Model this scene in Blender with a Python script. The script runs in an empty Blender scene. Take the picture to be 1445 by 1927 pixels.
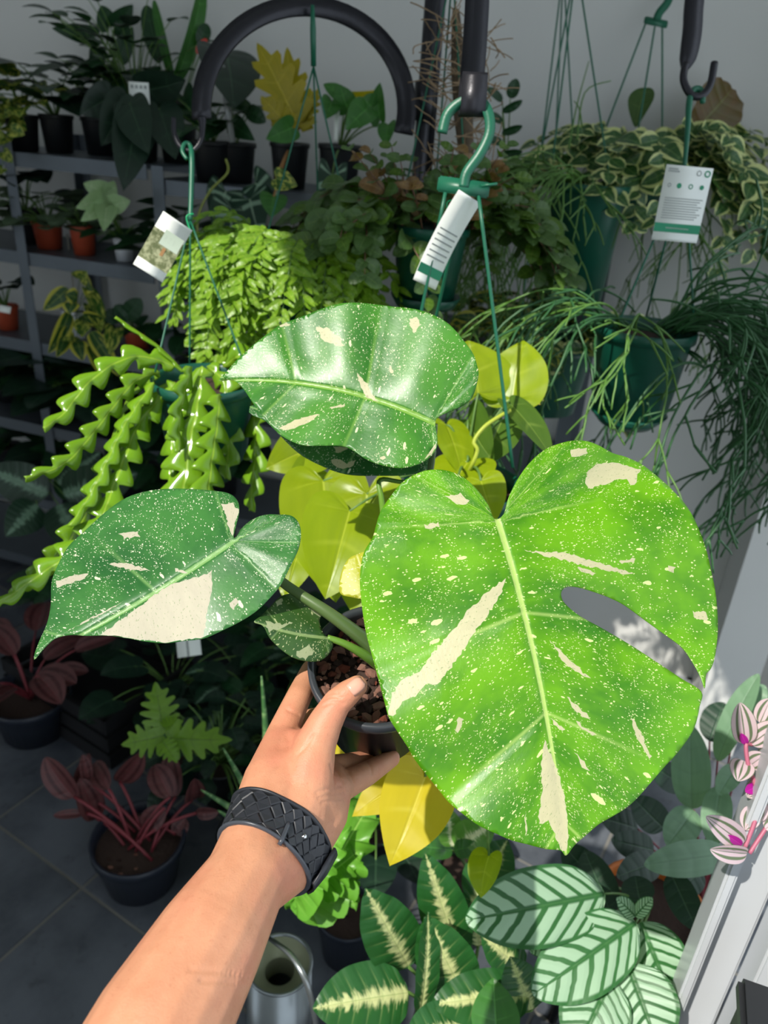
import bpy, bmesh, math, random
import numpy as np
from mathutils import Vector, Matrix, Quaternion
from mathutils.geometry import delaunay_2d_cdt
from mathutils.bvhtree import BVHTree
SC = bpy.context.scene
COL = SC.collection
rnd = random.Random(7)
R = math.radians
# ---------------------------------------------------------------- camera
FPX, IW, IH = 1456.0, 1445.0, 1927.0
EYE = Vector((0, 0, 1.5))
PITCH, ROLL = R(27), R(4)
FWD = Vector((0, math.cos(PITCH), -math.sin(PITCH)))
_u0 = Vector((0, math.sin(PITCH), math.cos(PITCH)))
RGT = Vector((1, 0, 0)) * math.cos(ROLL) + _u0 * math.sin(ROLL)
UPV = Vector((-1, 0, 0)) * math.sin(ROLL) + _u0 * math.cos(ROLL)
cam = bpy.data.cameras.new('camera')
cam.sensor_fit = 'VERTICAL'; cam.sensor_height = 36; cam.sensor_width = 36 * IW / IH
cam.lens = FPX / IH * 36; cam.clip_start = 0.02
cam.dof.use_dof = True; cam.dof.focus_distance = 0.6; cam.dof.aperture_fstop = 8.0
camo = bpy.data.objects.new('camera', cam); COL.objects.link(camo)
camo.matrix_world = Matrix.Translation(EYE) @ Matrix((RGT, UPV, -FWD)).transposed().to_4x4()
SC.camera = camo
# ---------------------------------------------------------------- sky, sun, exposure
SUN_DIR = Vector((-.45, -.45, .77)).normalized()
W = bpy.data.worlds.new('sky'); SC.world = W; W.use_nodes = True
W.node_tree.nodes['Background'].inputs[0].default_value = (.80, .90, 1.0, 1)
W.node_tree.nodes['Background'].inputs[1].default_value = 2.5
sl = bpy.data.lights.new('sun', 'SUN'); sl.energy = 9.6; sl.angle = R(.6); sl.color = (1, .95, .86)
so = bpy.data.objects.new('sun', sl); COL.objects.link(so)
so.rotation_euler = SUN_DIR.to_track_quat('Z', 'Y').to_euler(); so.location = (-3, -3, 6)
SC.view_settings.view_transform = 'Standard'; SC.view_settings.look = 'None'
SC.view_settings.gamma = 1.0; SC.view_settings.use_curve_mapping = False
SC.view_settings.exposure = -.88
# ---------------------------------------------------------------- geometry helpers
def at(px, py, d):
    "point seen at picture position px, py at depth d metres in front of the lens"
    return EYE + d * (FWD + RGT * ((px - IW / 2) / FPX) - UPV * ((py - IH / 2) / FPX))
def proj(p):
    q = p - EYE; d = q.dot(FWD)
    return (IW / 2 + FPX * q.dot(RGT) / d, IH / 2 - FPX * q.dot(UPV) / d, d)
def hit(px, py, p0, n):
    r = at(px, py, 1) - EYE
    return EYE + r * ((p0 - EYE).dot(n) / r.dot(n))
WM = {}
def link(o, parent=None, M=None):
    M = M or Matrix()
    COL.objects.link(o); WM[o.name] = M
    if parent is not None:
        o.parent = parent; o.matrix_parent_inverse = WM[parent.name].inverted(); o.matrix_basis = M
    else:
        o.matrix_basis = M
    return o
def thing(name, label, cat, loc, group=None):
    o = bpy.data.objects.new(name, None); o.empty_display_size = .05
    link(o, None, Matrix.Translation(Vector(loc))); tag(o, label, cat, group); return o
def tag(o, label=None, cat=None, group=None, kind=None):
    if label: o['label'] = label
    if cat: o['category'] = cat
    if group: o['group'] = group
    if kind: o['kind'] = kind
    return o
def mesh(name, v, f, mat=None, uv=None, smooth=True):
    me = bpy.data.meshes.new(name); me.from_pydata([tuple(x) for x in v], [], f)
    if uv is not None:
        l = me.uv_layers.new(name='UVMap'); idx = np.empty(len(me.loops), dtype=np.int32)
        me.loops.foreach_get('vertex_index', idx)
        l.data.foreach_set('uv', np.asarray(uv, dtype=np.float32)[idx].ravel())
    if mat:
        for m in (mat if isinstance(mat, (list, tuple)) else [mat]): me.materials.append(m)
    if smooth: me.polygons.foreach_set('use_smooth', [True] * len(me.polygons))
    me.update(); return me
def mk(name, vf, mat, parent=None, uv=None, smooth=True, label=None):
    "one mesh object from world-space vertices, its origin at their middle"
    v, f = vf[0], vf[1]
    if len(vf) > 2: uv = vf[2]
    a = np.array([tuple(x) for x in v]); c = (a.min(0) + a.max(0)) / 2
    o = bpy.data.objects.new(name, mesh(name, a - c, f, mat, uv, smooth))
    link(o, parent, Matrix.Translation(Vector(c)))
    if label: o['label'] = label
    return o
def inst(name, me, parent, M):
    return link(bpy.data.objects.new(name, me), parent, M)
def join(parts):
    V, Fc, U = [], [], []
    for p in parts:
        o = len(V); V += [tuple(x) for x in p[0]]; Fc += [tuple(i + o for i in f) for f in p[1]]
        if len(p) > 2: U += list(p[2])
    return (V, Fc, U) if U else (V, Fc)
def xf(vf, M):
    return ([M @ Vector(p) for p in vf[0]],) + tuple(vf[1:])
def crom(P, n=6, closed=False):
    P = [Vector(p) for p in P]; out = []; N = len(P)
    for i in range(N if closed else N - 1):
        g = (lambda k: P[k % N]) if closed else (lambda k: P[max(0, min(N - 1, k))])
        a, b, c, d = g(i - 1), g(i), g(i + 1), g(i + 2)
        for j in range(n):
            t = j / n
            out.append(.5 * ((2 * b) + (c - a) * t + (2 * a - 5 * b + 4 * c - d) * t * t + (3 * b - a - 3 * c + d) * t ** 3))
    if not closed: out.append(P[-1].copy())
    return out
def tube(P, r, n=7, caps=True, flat=None):
    "tube along points; r a number or a list; flat=(nx,ny,widths) gives an elliptical section"
    P = [Vector(p) for p in P]; N = len(P)
    rr = r if isinstance(r, (list, tuple)) else [r] * N
    if len(rr) != N: rr = [float(np.interp(i / (N - 1), np.linspace(0, 1, len(rr)), rr)) for i in range(N)]
    V, Fc, U = [], [], []; t0 = (P[1] - P[0]).normalized()
    nx = t0.orthogonal().normalized()
    for i in range(N):
        t = (P[min(i + 1, N - 1)] - P[max(i - 1, 0)])
        t = t.normalized() if t.length > 1e-9 else t0
        nx = (nx - t * nx.dot(t)); nx = nx.normalized() if nx.length > 1e-6 else t.orthogonal().normalized()
        ny = t.cross(nx)
        for k in range(n):
            a = 2 * math.pi * k / n
            V.append(P[i] + (nx * math.cos(a) + ny * math.sin(a)) * rr[i]); U.append((k / n, i / (N - 1)))
    for i in range(N - 1):
        for k in range(n):
            a, b = i * n + k, i * n + (k + 1) % n
            Fc.append((a, b, b + n, a + n))
    if caps:
        Fc.append(tuple(range(n - 1, -1, -1))); Fc.append(tuple((N - 1) * n + k for k in range(n)))
    return V, Fc, U
def ribbon(P, widths, thick, side):
    "flat bar along points: width along 'side', thickness across it"
    P = [Vector(p) for p in P]; N = len(P); V, Fc = [], []
    ww = widths if isinstance(widths, (list, tuple)) else [widths] * N
    if len(ww) != N: ww = [float(np.interp(i / (N - 1), np.linspace(0, 1, len(ww)), ww)) for i in range(N)]
    for i in range(N):
        t = (P[min(i + 1, N - 1)] - P[max(i - 1, 0)]).normalized()
        s = side[i] if isinstance(side, list) else side
        s = (s - t * s.dot(t)).normalized(); n = t.cross(s)
        b = min(thick * .3, .002)
        for a, c in ((-1, -1), (1, -1), (1, 1), (-1, 1)):
            V.append(P[i] + s * (a * ww[i] / 2) + n * (c * thick / 2))
    for i in range(N - 1):
        for k in range(4):
            a, b = i * 4 + k, i * 4 + (k + 1) % 4
            Fc.append((a, b, b + 4, a + 4))
    Fc.append((3, 2, 1, 0)); Fc.append(tuple((N - 1) * 4 + k for k in range(4)))
    return V, Fc
def lathe(prof, n=28, axis=None, c=(0, 0, 0)):
    V, Fc, U = [], [], []; m = len(prof)
    for r, z in prof:
        for k in range(n):
            a = 2 * math.pi * k / n; V.append(Vector((r * math.cos(a), r * math.sin(a), z))); U.append((k / n, z))
    for i in range(m - 1):
        for k in range(n):
            a, b = i * n + k, i * n + (k + 1) % n
            Fc.append((a, b, b + n, a + n))
    M = Matrix.Translation(Vector(c))
    if axis is not None: M = M @ Vector(axis).to_track_quat('Z', 'Y').to_matrix().to_4x4()
    return [M @ p for p in V], Fc, U
def box(c, s, M=None, bev=0):
    hx, hy, hz = s[0] / 2, s[1] / 2, s[2] / 2
    if not bev:
        V = [Vector((x * hx, y * hy, z * hz)) for z in (-1, 1) for y in (-1, 1) for x in (-1, 1)]
        Fc = [(0, 2, 3, 1), (4, 5, 7, 6), (0, 1, 5, 4), (2, 6, 7, 3), (0, 4, 6, 2), (1, 3, 7, 5)]
    else:
        bm = bmesh.new(); bmesh.ops.create_cube(bm, size=1)
        for q in bm.verts: q.co = Vector((q.co.x * s[0], q.co.y * s[1], q.co.z * s[2]))
        bmesh.ops.bevel(bm, geom=list(bm.edges), offset=bev, segments=2, affect='EDGES')
        bm.verts.index_update(); V = [q.co.copy() for q in bm.verts]; Fc = [tuple(q.index for q in f.verts) for f in bm.faces]; bm.free()
    M = Matrix.Translation(Vector(c)) @ (M or Matrix())
    return [M @ p for p in V], Fc
def frame(y, zhint, o=(0, 0, 0), sx=1, sy=1, sz=1):
    "matrix whose Y axis is y and whose Z axis leans to zhint"
    y = Vector(y).normalized(); z = Vector(zhint); z = z - y * z.dot(y)
    if z.length < 1e-5: z = y.orthogonal()
    z.normalize(); x = y.cross(z)
    M = Matrix((x * sx, y * sy, z * sz)).transposed().to_4x4(); M.translation = Vector(o); return M
# ---------------------------------------------------------------- materials
class NT:
    def __init__(s, name):
        s.m = bpy.data.materials.new(name); s.m.use_nodes = True; s.t = s.m.node_tree; s.t.nodes.clear()
        s.out = s.n('ShaderNodeOutputMaterial')
    def n(s, typ, **kw):
        q = s.t.nodes.new(typ)
        for k, v in kw.items(): setattr(q, k, v)
        return q
    def put(s, sock, v):
        if isinstance(v, bpy.types.NodeSocket): s.t.links.new(v, sock)
        elif v is not None:
            if hasattr(sock.default_value, '__len__') and not hasattr(v, '__len__'): v = (v,) * len(sock.default_value)
            if hasattr(v, '__len__') and len(v) == 3 and len(sock.default_value) == 4: v = (*v, 1)
            sock.default_value = v
    def math(s, op, a, b=None, c=None, clamp=False):
        q = s.n('ShaderNodeMath', operation=op, use_clamp=clamp)
        for i, v in enumerate((a, b, c)):
            if v is not None: s.put(q.inputs[i], v)
        return q.outputs[0]
    def vmath(s, op, a, b=None):
        q = s.n('ShaderNodeVectorMath', operation=op); s.put(q.inputs[0], a)
        if b is not None: s.put(q.inputs[1], b)
        return q.outputs[0]
    def mix(s, f, a, b):
        q = s.n('ShaderNodeMix', data_type='RGBA'); s.put(q.inputs[0], f); s.put(q.inputs[6], a); s.put(q.inputs[7], b); return q.outputs[2]
    def noise(s, vec, scale=5, detail=2, rough=.5, dist=0):
        q = s.n('ShaderNodeTexNoise'); s.put(q.inputs['Vector'], vec); s.put(q.inputs['Scale'], scale); s.put(q.inputs['Detail'], detail)
        s.put(q.inputs['Roughness'], rough); s.put(q.inputs['Distortion'], dist); return q.outputs[0]
    def voro(s, vec, scale=5, rand=1.0, feat='F1', out=0):
        q = s.n('ShaderNodeTexVoronoi', feature=feat); s.put(q.inputs['Vector'], vec); s.put(q.inputs['Scale'], scale); s.put(q.inputs['Randomness'], rand); return q.outputs[out]
    def ss(s, x, a, b):
        "smooth step: 0 below a, 1 above b (a>b gives the reverse)"
        q = s.n('ShaderNodeMapRange', interpolation_type='SMOOTHSTEP')
        if a < b: s.put(q.inputs[0], x); q.inputs[1].default_value = a; q.inputs[2].default_value = b
        else: s.put(q.inputs[0], x); q.inputs[1].default_value = b; q.inputs[2].default_value = a; q.inputs[3].default_value = 1; q.inputs[4].default_value = 0
        return q.outputs[0]
    def uv(s):
        q = s.n('ShaderNodeTexCoord'); x = s.n('ShaderNodeSeparateXYZ'); s.t.links.new(q.outputs['UV'], x.inputs[0])
        return q.outputs['UV'], x.outputs[0], x.outputs[1], q
    def comb(s, x, y, z=0):
        q = s.n('ShaderNodeCombineXYZ'); s.put(q.inputs[0], x); s.put(q.inputs[1], y); s.put(q.inputs[2], z); return q.outputs[0]
    def bump(s, h, strength=.3, dist=.01):
        q = s.n('ShaderNodeBump'); s.put(q.inputs['Height'], h); q.inputs['Strength'].default_value = strength; q.inputs['Distance'].default_value = dist; return q.outputs[0]
    def bsdf(s, col, rough=.5, metal=0, normal=None, spec=.5, trans=0, tcol=None, sss=0, **kw):
        b = s.n('ShaderNodeBsdfPrincipled'); s.put(b.inputs['Base Color'], col); s.put(b.inputs['Roughness'], rough); s.put(b.inputs['Metallic'], metal)
        s.put(b.inputs['Specular IOR Level'], spec)
        if normal is not None: s.put(b.inputs['Normal'], normal)
        if sss: b.inputs['Subsurface Weight'].default_value = sss; b.inputs['Subsurface Radius'].default_value = (.01, .004, .002); b.inputs['Subsurface Scale'].default_value = 1.0
        for k, v in kw.items(): s.put(b.inputs[k], v)
        o = b.outputs[0]
        if trans:
            t = s.n('ShaderNodeBsdfTranslucent'); s.put(t.inputs[0], tcol if tcol is not None else col)
            if normal is not None: s.put(t.inputs['Normal'], normal)
            mx = s.n('ShaderNodeMixShader'); s.put(mx.inputs[0], trans); s.t.links.new(o, mx.inputs[1]); s.t.links.new(t.outputs[0], mx.inputs[2]); o = mx.outputs[0]
        s.t.links.new(o, s.out.inputs[0]); return s.m
def lin(r, g, b):
    f = lambda c: ((c / 255) / 12.92) if c / 255 <= .04045 else (((c / 255) + .055) / 1.055) ** 2.4
    return (f(r), f(g), f(b))
def plain(name, col, rough=.5, metal=0, noise=0, nscale=30, spec=.5, bump=0, **kw):
    n = NT(name)
    tc = n.n('ShaderNodeTexCoord').outputs['Object']; c = col; nor = None
    if noise or bump:
        x = n.noise(tc, nscale, 4, .6)
        if noise: c = n.mix(n.math('MULTIPLY', x, noise), col, tuple(v * .35 for v in col))
        if bump: nor = n.bump(x, bump, .004)
    return n.bsdf(c, rough, metal, nor, spec, **kw)
def leafmat(name, base, dark=None, vein=None, pat=None, pc=None, rough=.38, trans=.3, veins=9, midw=.05, pn=6, spec=.5, tgain=1.0, strength=1.0):
    """leaf from its uv map: u = across (-1..1 as 0..1), v = along the veins.
    pat: None, margin, centre, stripe, speckle, blotch, net, bands"""
    n = NT(name); uv, u, v, tc = n.uv()
    a = n.math('ABSOLUTE', n.math('MULTIPLY_ADD', u, 2, -1)); sgn = n.math('SIGN', n.math('SUBTRACT', u, .5))
    oi = n.n('ShaderNodeObjectInfo').outputs['Random']
    off = n.math('MULTIPLY', oi, 37.0)
    vec = n.comb(n.math('ADD', n.math('MULTIPLY', a, sgn), off), n.math('ADD', v, off), off)
    dark = dark or tuple(c * .55 for c in base); vein = vein or tuple(min(1, c * 1.5 + .02) for c in base)
    c = n.mix(n.noise(vec, 3, 3), dark, base)
    c = n.mix(n.math('MULTIPLY', oi, .35), c, tuple(x * .55 for x in base))
    lat = n.math('PINGPONG', n.math('MULTIPLY', v, veins), .5)          # 0 on a lateral vein
    vl = n.math('MULTIPLY', n.ss(lat, .10, .0), n.ss(a, 1.0, .2))
    if pat == 'margin':
        f = n.ss(n.math('ADD', a, n.math('MULTIPLY_ADD', n.noise(vec, pn, 3), 1.0, -.5)), .62, .72); c = n.mix(f, c, pc)
    elif pat == 'centre':
        st = n.comb(n.math('MULTIPLY', a, 1.2), n.math('MULTIPLY', v, 26), off)
        f = n.ss(n.math('ADD', a, n.math('MULTIPLY_ADD', n.noise(st, 1.6, 4, .6), .95, -.475)), .34, .06)
        f = n.math('MULTIPLY', f, n.math('MULTIPLY', n.ss(v, .02, .12), n.ss(v, .99, .85))); c = n.mix(f, c, pc)
    elif pat == 'stripe':
        w = n.math('PINGPONG', n.math('MULTIPLY_ADD', n.noise(n.comb(a, v, off), 3, 1), .25, n.math('MULTIPLY', v, pn)), .5)
        f = n.math('MULTIPLY', n.ss(w, .13, .19), n.math('MULTIPLY', n.ss(a, .93, .86), n.ss(a, .05, .12)))
        f = n.math('MAXIMUM', f, n.math('MULTIPLY', n.ss(w, .42, .46), 0)); c = n.mix(f, c, pc)
    elif pat == 'speckle':
        sv = n.vmath('MULTIPLY', vec, (14, 26, 1))
        f = n.ss(n.noise(sv, pn * .18, 3, .7), .60, .66); c = n.mix(f, c, pc)
    elif pat == 'blotch':
        f = n.ss(n.noise(n.vmath('MULTIPLY', vec, (1.4, 3.2, 1)), pn * .4, 3, .6), .5, .56); c = n.mix(f, c, pc)
    elif pat == 'bands':
        f = n.ss(n.math('PINGPONG', n.math('MULTIPLY_ADD', n.noise(vec, 2, 2), .3, n.math('MULTIPLY', a, 1.7)), .5), .16, .26); c = n.mix(f, c, pc)
    elif pat == 'net':
        c = n.mix(n.math('MULTIPLY', n.ss(lat, .16, .08), n.ss(a, 1.0, .8)), c, pc)
    c = n.mix(n.math('MULTIPLY', vl, .35 * strength), c, vein)
    mid = n.ss(a, midw, midw * .4); c = n.mix(n.math('MULTIPLY', mid, .8 * strength), c, vein)
    h = n.math('ADD', n.math('MULTIPLY', n.ss(lat, .0, .35), .6), n.ss(a, .0, .12))
    nor = n.bump(h, .25, .004)
    tcol = n.vmath('MULTIPLY', c, (1.25 * tgain, 1.35 * tgain, .7 * tgain))
    return n.bsdf(c, rough, 0, nor, spec, trans=trans, tcol=tcol)
# ---------------------------------------------------------------- leaf blades
OUT = {
 'heart': [(0, 0), (.05, -.07), (.17, -.15), (.32, -.13), (.43, -.02), (.475, .15), (.47, .33), (.415, .52), (.31, .69), (.18, .84), (.07, .94), (.015, .985), (0, 1)],
 'broad': [(0, 0), (.14, .03), (.27, .12), (.36, .28), (.38, .46), (.345, .64), (.255, .80), (.13, .92), (.035, .985), (0, 1)],
 'heartlong': [(0, 0), (.06, -.10), (.16, -.17), (.27, -.13), (.33, 0), (.34, .18), (.30, .40), (.22, .62), (.13, .80), (.05, .93), (0, 1)],
 'ovate': [(0, 0), (.10, .02), (.22, .09), (.30, .22), (.33, .38), (.30, .56), (.22, .74), (.12, .88), (.04, .97), (0, 1)],
 'elliptic': [(0, 0), (.08, .03), (.17, .12), (.23, .27), (.25, .45), (.24, .62), (.19, .79), (.11, .92), (.04, .985), (0, 1)],
 'round': [(0, 0), (.16, .02), (.32, .12), (.42, .30), (.44, .50), (.38, .72), (.25, .89), (.10, .98), (0, 1)],
 'lance': [(0, 0), (.05, .04), (.11, .15), (.15, .30), (.155, .45), (.13, .63), (.09, .80), (.04, .94), (0, 1)],
 'strap': [(0, 0), (.05, .02), (.075, .15), (.085, .4), (.08, .65), (.06, .85), (.025, .97), (0, 1)],
 'arrow': [(0, 0), (.05, -.10), (.14, -.26), (.22, -.34), (.26, -.24), (.27, -.05), (.27, .15), (.24, .38), (.17, .62), (.09, .84), (.03, .96), (0, 1)],
 'obovate': [(0, 0), (.05, .05), (.12, .2), (.21, .42), (.27, .63), (.26, .8), (.18, .93), (.08, .99), (0, 1)],
}
def lobed(nl=5, deep=.55):
    P = [(0, 0), (.06, -.08)]
    for i in range(nl):
        t = i / nl; w = .42 * math.sin(math.pi * (.25 + .70 * t)) + .05
        y = -.12 + 1.0 * t
        P += [(w, y + .05), (w * .92, y + .12), (w * (1 - deep), y + .105)]
    return P + [(.06, .93), (0, 1)]
OUT['lobed'] = lobed(); OUT['wavy'] = lobed(7, .35)
def blade(shape, w=1.0, fold=.15, curl=.5, wave=0.0, wf=6, quilt=0.0, nv=7, n=4, m=4, tipcurl=0, twist=0, sub=2, slant=.42):
    o = OUT[shape]
    if sub > 1: o = [(p.x, p.y) for p in crom([Vector((a * w, b, 0)) for a, b in o], sub)]
    else: o = [(a * w, b) for a, b in o]
    k = len(o); V, Fc, U = [], [], []; idx = {}
    for sd in (1, -1):
        for i, (ox, oy) in enumerate(o):
            mid = max(0.0, min(1.0, oy - slant * ox)) if 0 < i < k - 1 else (0.0 if i == 0 else 1.0)
            for j in range(m + 1):
                r = j / m
                if j == 0 and sd == -1: idx[(sd, i, 0)] = idx[(1, i, 0)]; continue
                ox2 = max(ox, 0)
                x = ox2 * r * sd; y = mid + (oy - mid) * (r ** 1.15)
                z = fold * abs(x) + (wave * math.sin(wf * math.pi * 2 * i / k + (0.9 if sd < 0 else 0)) * r * r if wave else 0)
                if quilt: z += quilt * math.sin(math.pi * r) * math.cos(2 * math.pi * nv * i / k)
                if twist: c_, s_ = math.cos(twist * y), math.sin(twist * y); x, z = x * c_ - z * s_, x * s_ + z * c_
                if abs(curl) > 1e-3:
                    a = curl * max(y, -.3) ; rr = 1 / curl
                    y2 = (rr - 0) * math.sin(a); z2 = -(rr) * (1 - math.cos(a)); y, z = y2 - z * -math.sin(a) * 1, z2 + z * math.cos(a)
                if tipcurl and y > .7: z -= tipcurl * (y - .7) ** 2
                idx[(sd, i, j)] = len(V); V.append((x, y, z)); U.append((.5 + .5 * r * sd, min(.999, max(.001, (i / (k - 1))))))
    for sd in (1, -1):
        for i in range(k - 1):
            for j in range(m):
                q = [idx[(sd, i, j)], idx[(sd, i, j + 1)], idx[(sd, i + 1, j + 1)], idx[(sd, i + 1, j)]]
                if sd == -1: q.reverse()
                q2 = []
                for e in q:
                    if e not in q2: q2.append(e)
                if len(q2) > 2: Fc.append(tuple(q2))
    tp = V[idx[(1, k - 1, 0)]]; L = math.hypot(tp[1], tp[2]); c_, s_ = tp[1] / L / L, tp[2] / L / L
    V = [(x, y * c_ + z * s_, -y * s_ + z * c_) for x, y, z in V]
    return V, Fc, U
BL = {}
def B(key, mat, shape, **kw):
    "a named shared leaf mesh"
    if key not in BL:
        v, f, u = blade(shape, **kw); BL[key] = mesh(key, v, f, mat, u)
    return BL[key]
def foliage(th, items, name='leaf', limit=280, stuff='foliage'):
    "items: (mesh, matrix) in world space; the nearest ones become parts, the rest one joined part"
    items = sorted(items, key=lambda q: (q[1].translation - EYE).length)
    for me, M in items[:limit]: inst(name, me, th, M)
    rest = items[limit:]
    if rest:
        by = {}
        for me, M in rest: by.setdefault(me.materials[0].name, []).append((me, M))
        for mn, L in by.items():
            V, Fc, U = [], [], []
            for me, M in L:
                o = len(V); V += [M @ v.co for v in me.vertices]; Fc += [tuple(i + o for i in p.vertices) for p in me.polygons]
                ul = me.uv_layers[0].data; uu = [None] * len(me.vertices)
                for lp in me.loops: uu[lp.vertex_index] = tuple(ul[lp.index].uv)
                U += uu
            q = mk(stuff, (V, Fc, U), bpy.data.materials[mn], th); q['kind'] = 'stuff'
def lpx(me, b, t, d0, d1, wpx=None, roll=0, ratio=None, lift=None):
    "matrix for a unit leaf mesh whose base and tip are seen at b and t, facing the lens turned by roll degrees about its midrib"
    p0, p1 = at(*b, d0), at(*t, d1); y = p1 - p0; L = y.length
    z = (EYE - (p0 + p1) / 2).normalized() if lift is None else Vector(lift)
    M = frame(y, z, p0); M = M @ Matrix.Rotation(R(roll), 4, 'Y')
    sx = L if ratio is None else L * ratio
    if wpx is not None:
        xs = [v.co.x for v in me.vertices]; wid = max(xs) - min(xs)
        sx = (wpx / FPX * (d0 + d1) / 2) / wid
    return M @ Matrix.Diagonal((sx, L, (sx + L) / 2, 1))
def curve3(a, b, sag=0, n=8, up=None, k=.5):
    a, b = Vector(a), Vector(b); up = Vector(up) if up is not None else Vector((0, 0, 1))
    c = a.lerp(b, k) + up * sag; return [a * (1 - t) ** 2 + c * 2 * t * (1 - t) + b * t * t for t in [i / n for i in range(n + 1)]]
# ================================================================ the room
YAW = R(-18)
WD = Vector((math.cos(YAW), math.sin(YAW), 0)); WN = Vector((math.sin(YAW), -math.cos(YAW), 0))   # along the back wall / into the room
WP = Vector((.95, 1.86, 0)); UZ = Vector((0, 0, 1))
def wp(s, t, z=0): return WP + WD * s + WN * t + UZ * z     # s along the wall (0 = its right end), t out from it
RM = Matrix((WD, -WN, UZ)).transposed().to_4x4()
def wallmat():
    n = NT('painted_plaster'); tc = n.n('ShaderNodeTexCoord').outputs['Object']
    c = n.mix(n.noise(tc, 1.3, 3), lin(226, 226, 222), lin(206, 207, 204))
    return n.bsdf(c, .7, 0, n.bump(n.noise(tc, 90, 3), .06, .002), .3)
M_WALL = wallmat()
M_WHITE = plain('white_gloss_paint', lin(200, 204, 209), .35, noise=.06, nscale=12)
def tilemat():
    n = NT('slate_tile'); tc = n.n('ShaderNodeTexCoord').outputs['Object']
    oi = n.n('ShaderNodeObjectInfo').outputs['Random']; v = n.vmath('ADD', tc, n.comb(n.math('MULTIPLY', oi, 50), oi, oi))
    a = n.noise(v, 5, 5, .62); b = n.noise(v, 26, 4, .6)
    c = n.mix(n.ss(a, .3, .7), lin(58, 63, 72), lin(96, 101, 108))
    c = n.mix(n.math('MULTIPLY', n.ss(b, .58, .72), .45), c, lin(40, 42, 46))
    c = n.mix(n.math('MULTIPLY', oi, .3), c, lin(70, 72, 74))
    return n.bsdf(c, n.math('MULTIPLY_ADD', a, .3, .35), 0, n.bump(b, .15, .003), .5)
M_TILE = tilemat(); M_GROUT = plain('pale_grout', lin(120, 118, 112), .9, noise=.5, nscale=40)
# floor slab with each tile in view on it
fl = mk('floor', box((-.6, .4, -.0245), (5.6, 6.4, .05)), M_GROUT, smooth=False); tag(fl, kind='structure')
TS, TA = .302, R(60)
e0 = Vector((math.cos(TA), math.sin(TA), 0)); e1 = Vector((e0.y, -e0.x, 0))
t0 = hit(154, 1672, Vector((0, 0, 0)), UZ)
TM = mesh('tile', *box((0, 0, 0), (TS - .007, TS - .007, .012), None, .0015), M_TILE, smooth=False)
FRM = Matrix((e0, e1, UZ)).transposed().to_4x4()
for i in range(-9, 11):
    for j in range(-9, 11):
        c = t0 + e0 * ((i + .5) * TS) + e1 * ((j + .5) * TS)
        if (c - WP).dot(WN) < .1 or c.x < -2.6 or c.y < .15: continue
        q = proj(c)
        if q[2] < .2 or not (-260 < q[0] < 1700 and q[1] < 2300): continue
        inst('tile', TM, fl, Matrix.Translation(c + Vector((0, 0, -.003 + rnd.uniform(-.0006, .0006)))) @ FRM)
# back wall
def slab(name, a, b, z0, z1, th, side, mat=M_WALL):
    d = (b - a); L = d.length; d.normalize(); Mx = Matrix((d, side, d.cross(side))).transposed().to_4x4()
    c = (a + b) / 2 - side * (th / 2) + UZ * ((z0 + z1) / 2); c.z = (z0 + z1) / 2
    o = mk(name, box(c, (L, th, z1 - z0), Matrix((d, UZ.cross(d), UZ)).transposed().to_4x4()), mat, smooth=False); tag(o, kind='structure'); return o
CZ = 2.7
slab('wall_back', wp(-3.6, 0), wp(0.12, 0), 0, CZ, .12, WN)
slab('baseboard_back', wp(-3.6, .012), wp(0, .012), 0, .07, .012, WN, M_WHITE)
slab('wall_left', wp(-3.6, 0), wp(-3.6, 3.6), 0, CZ, .12, WD)
slab('wall_right', wp(0, 0), wp(0, .22), 0, CZ, .12, -WD)
slab('baseboard_right', wp(-.012, 0), wp(-.012, .22), 0, .07, .012, -WD, M_WHITE)
# unseen ceiling; its stepped opening is invented, shaped to aim the sunlight
def cpan(name, x0, x1, y0, y1):
    o = mk(name, box(((x0 + x1) / 2, (y0 + y1) / 2, CZ + .04), (x1 - x0, y1 - y0, .08)), M_WALL, smooth=False); tag(o, kind='structure')
SKY = (-1.50, -.52, -.85, .36)
cpan('ceiling', -3.3, SKY[0], -1.6, 3.4); cpan('ceiling', SKY[1], 1.4, -1.6, 3.4)
cpan('ceiling', -1.0, -.85, SKY[3], 3.4); cpan('ceiling', -.85, SKY[1], .47, 3.4); cpan('ceiling', SKY[0], -1.0, .54, 3.4); cpan('ceiling', SKY[0], SKY[1], -1.6, SKY[2])
slab('shade_wall_front', Vector((-3.3, -1.6, 0)), Vector((.05, -1.6, 0)), 0, CZ, .12, Vector((0, 1, 0)))  # unseen wall behind the camera, added to darken the left side
# ================================================================ the white door frame beside the plants
dj = thing('door_1', 'white painted door frame with stepped edges lit by the sun', 'door frame', (0, 0, 0)); dj['kind'] = 'structure'
fa = at(1350, 1650, .86); fa.z = 0
FM = Matrix((WD, -WN, UZ)).transposed().to_4x4()
for nm, ox, oy, sx, sy in (('stop', .006, .0, .012, .05), ('jamb', .034, -.02, .046, .03), ('stile', .074, .022, .034, .05), ('casing', .135, -.012, .09, .04)):
    mk(nm, box(fa + WD * ox + WN * oy + UZ * 1.16, (sx, sy, 2.3), FM, .003), M_WHITE, dj, smooth=False)
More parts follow.
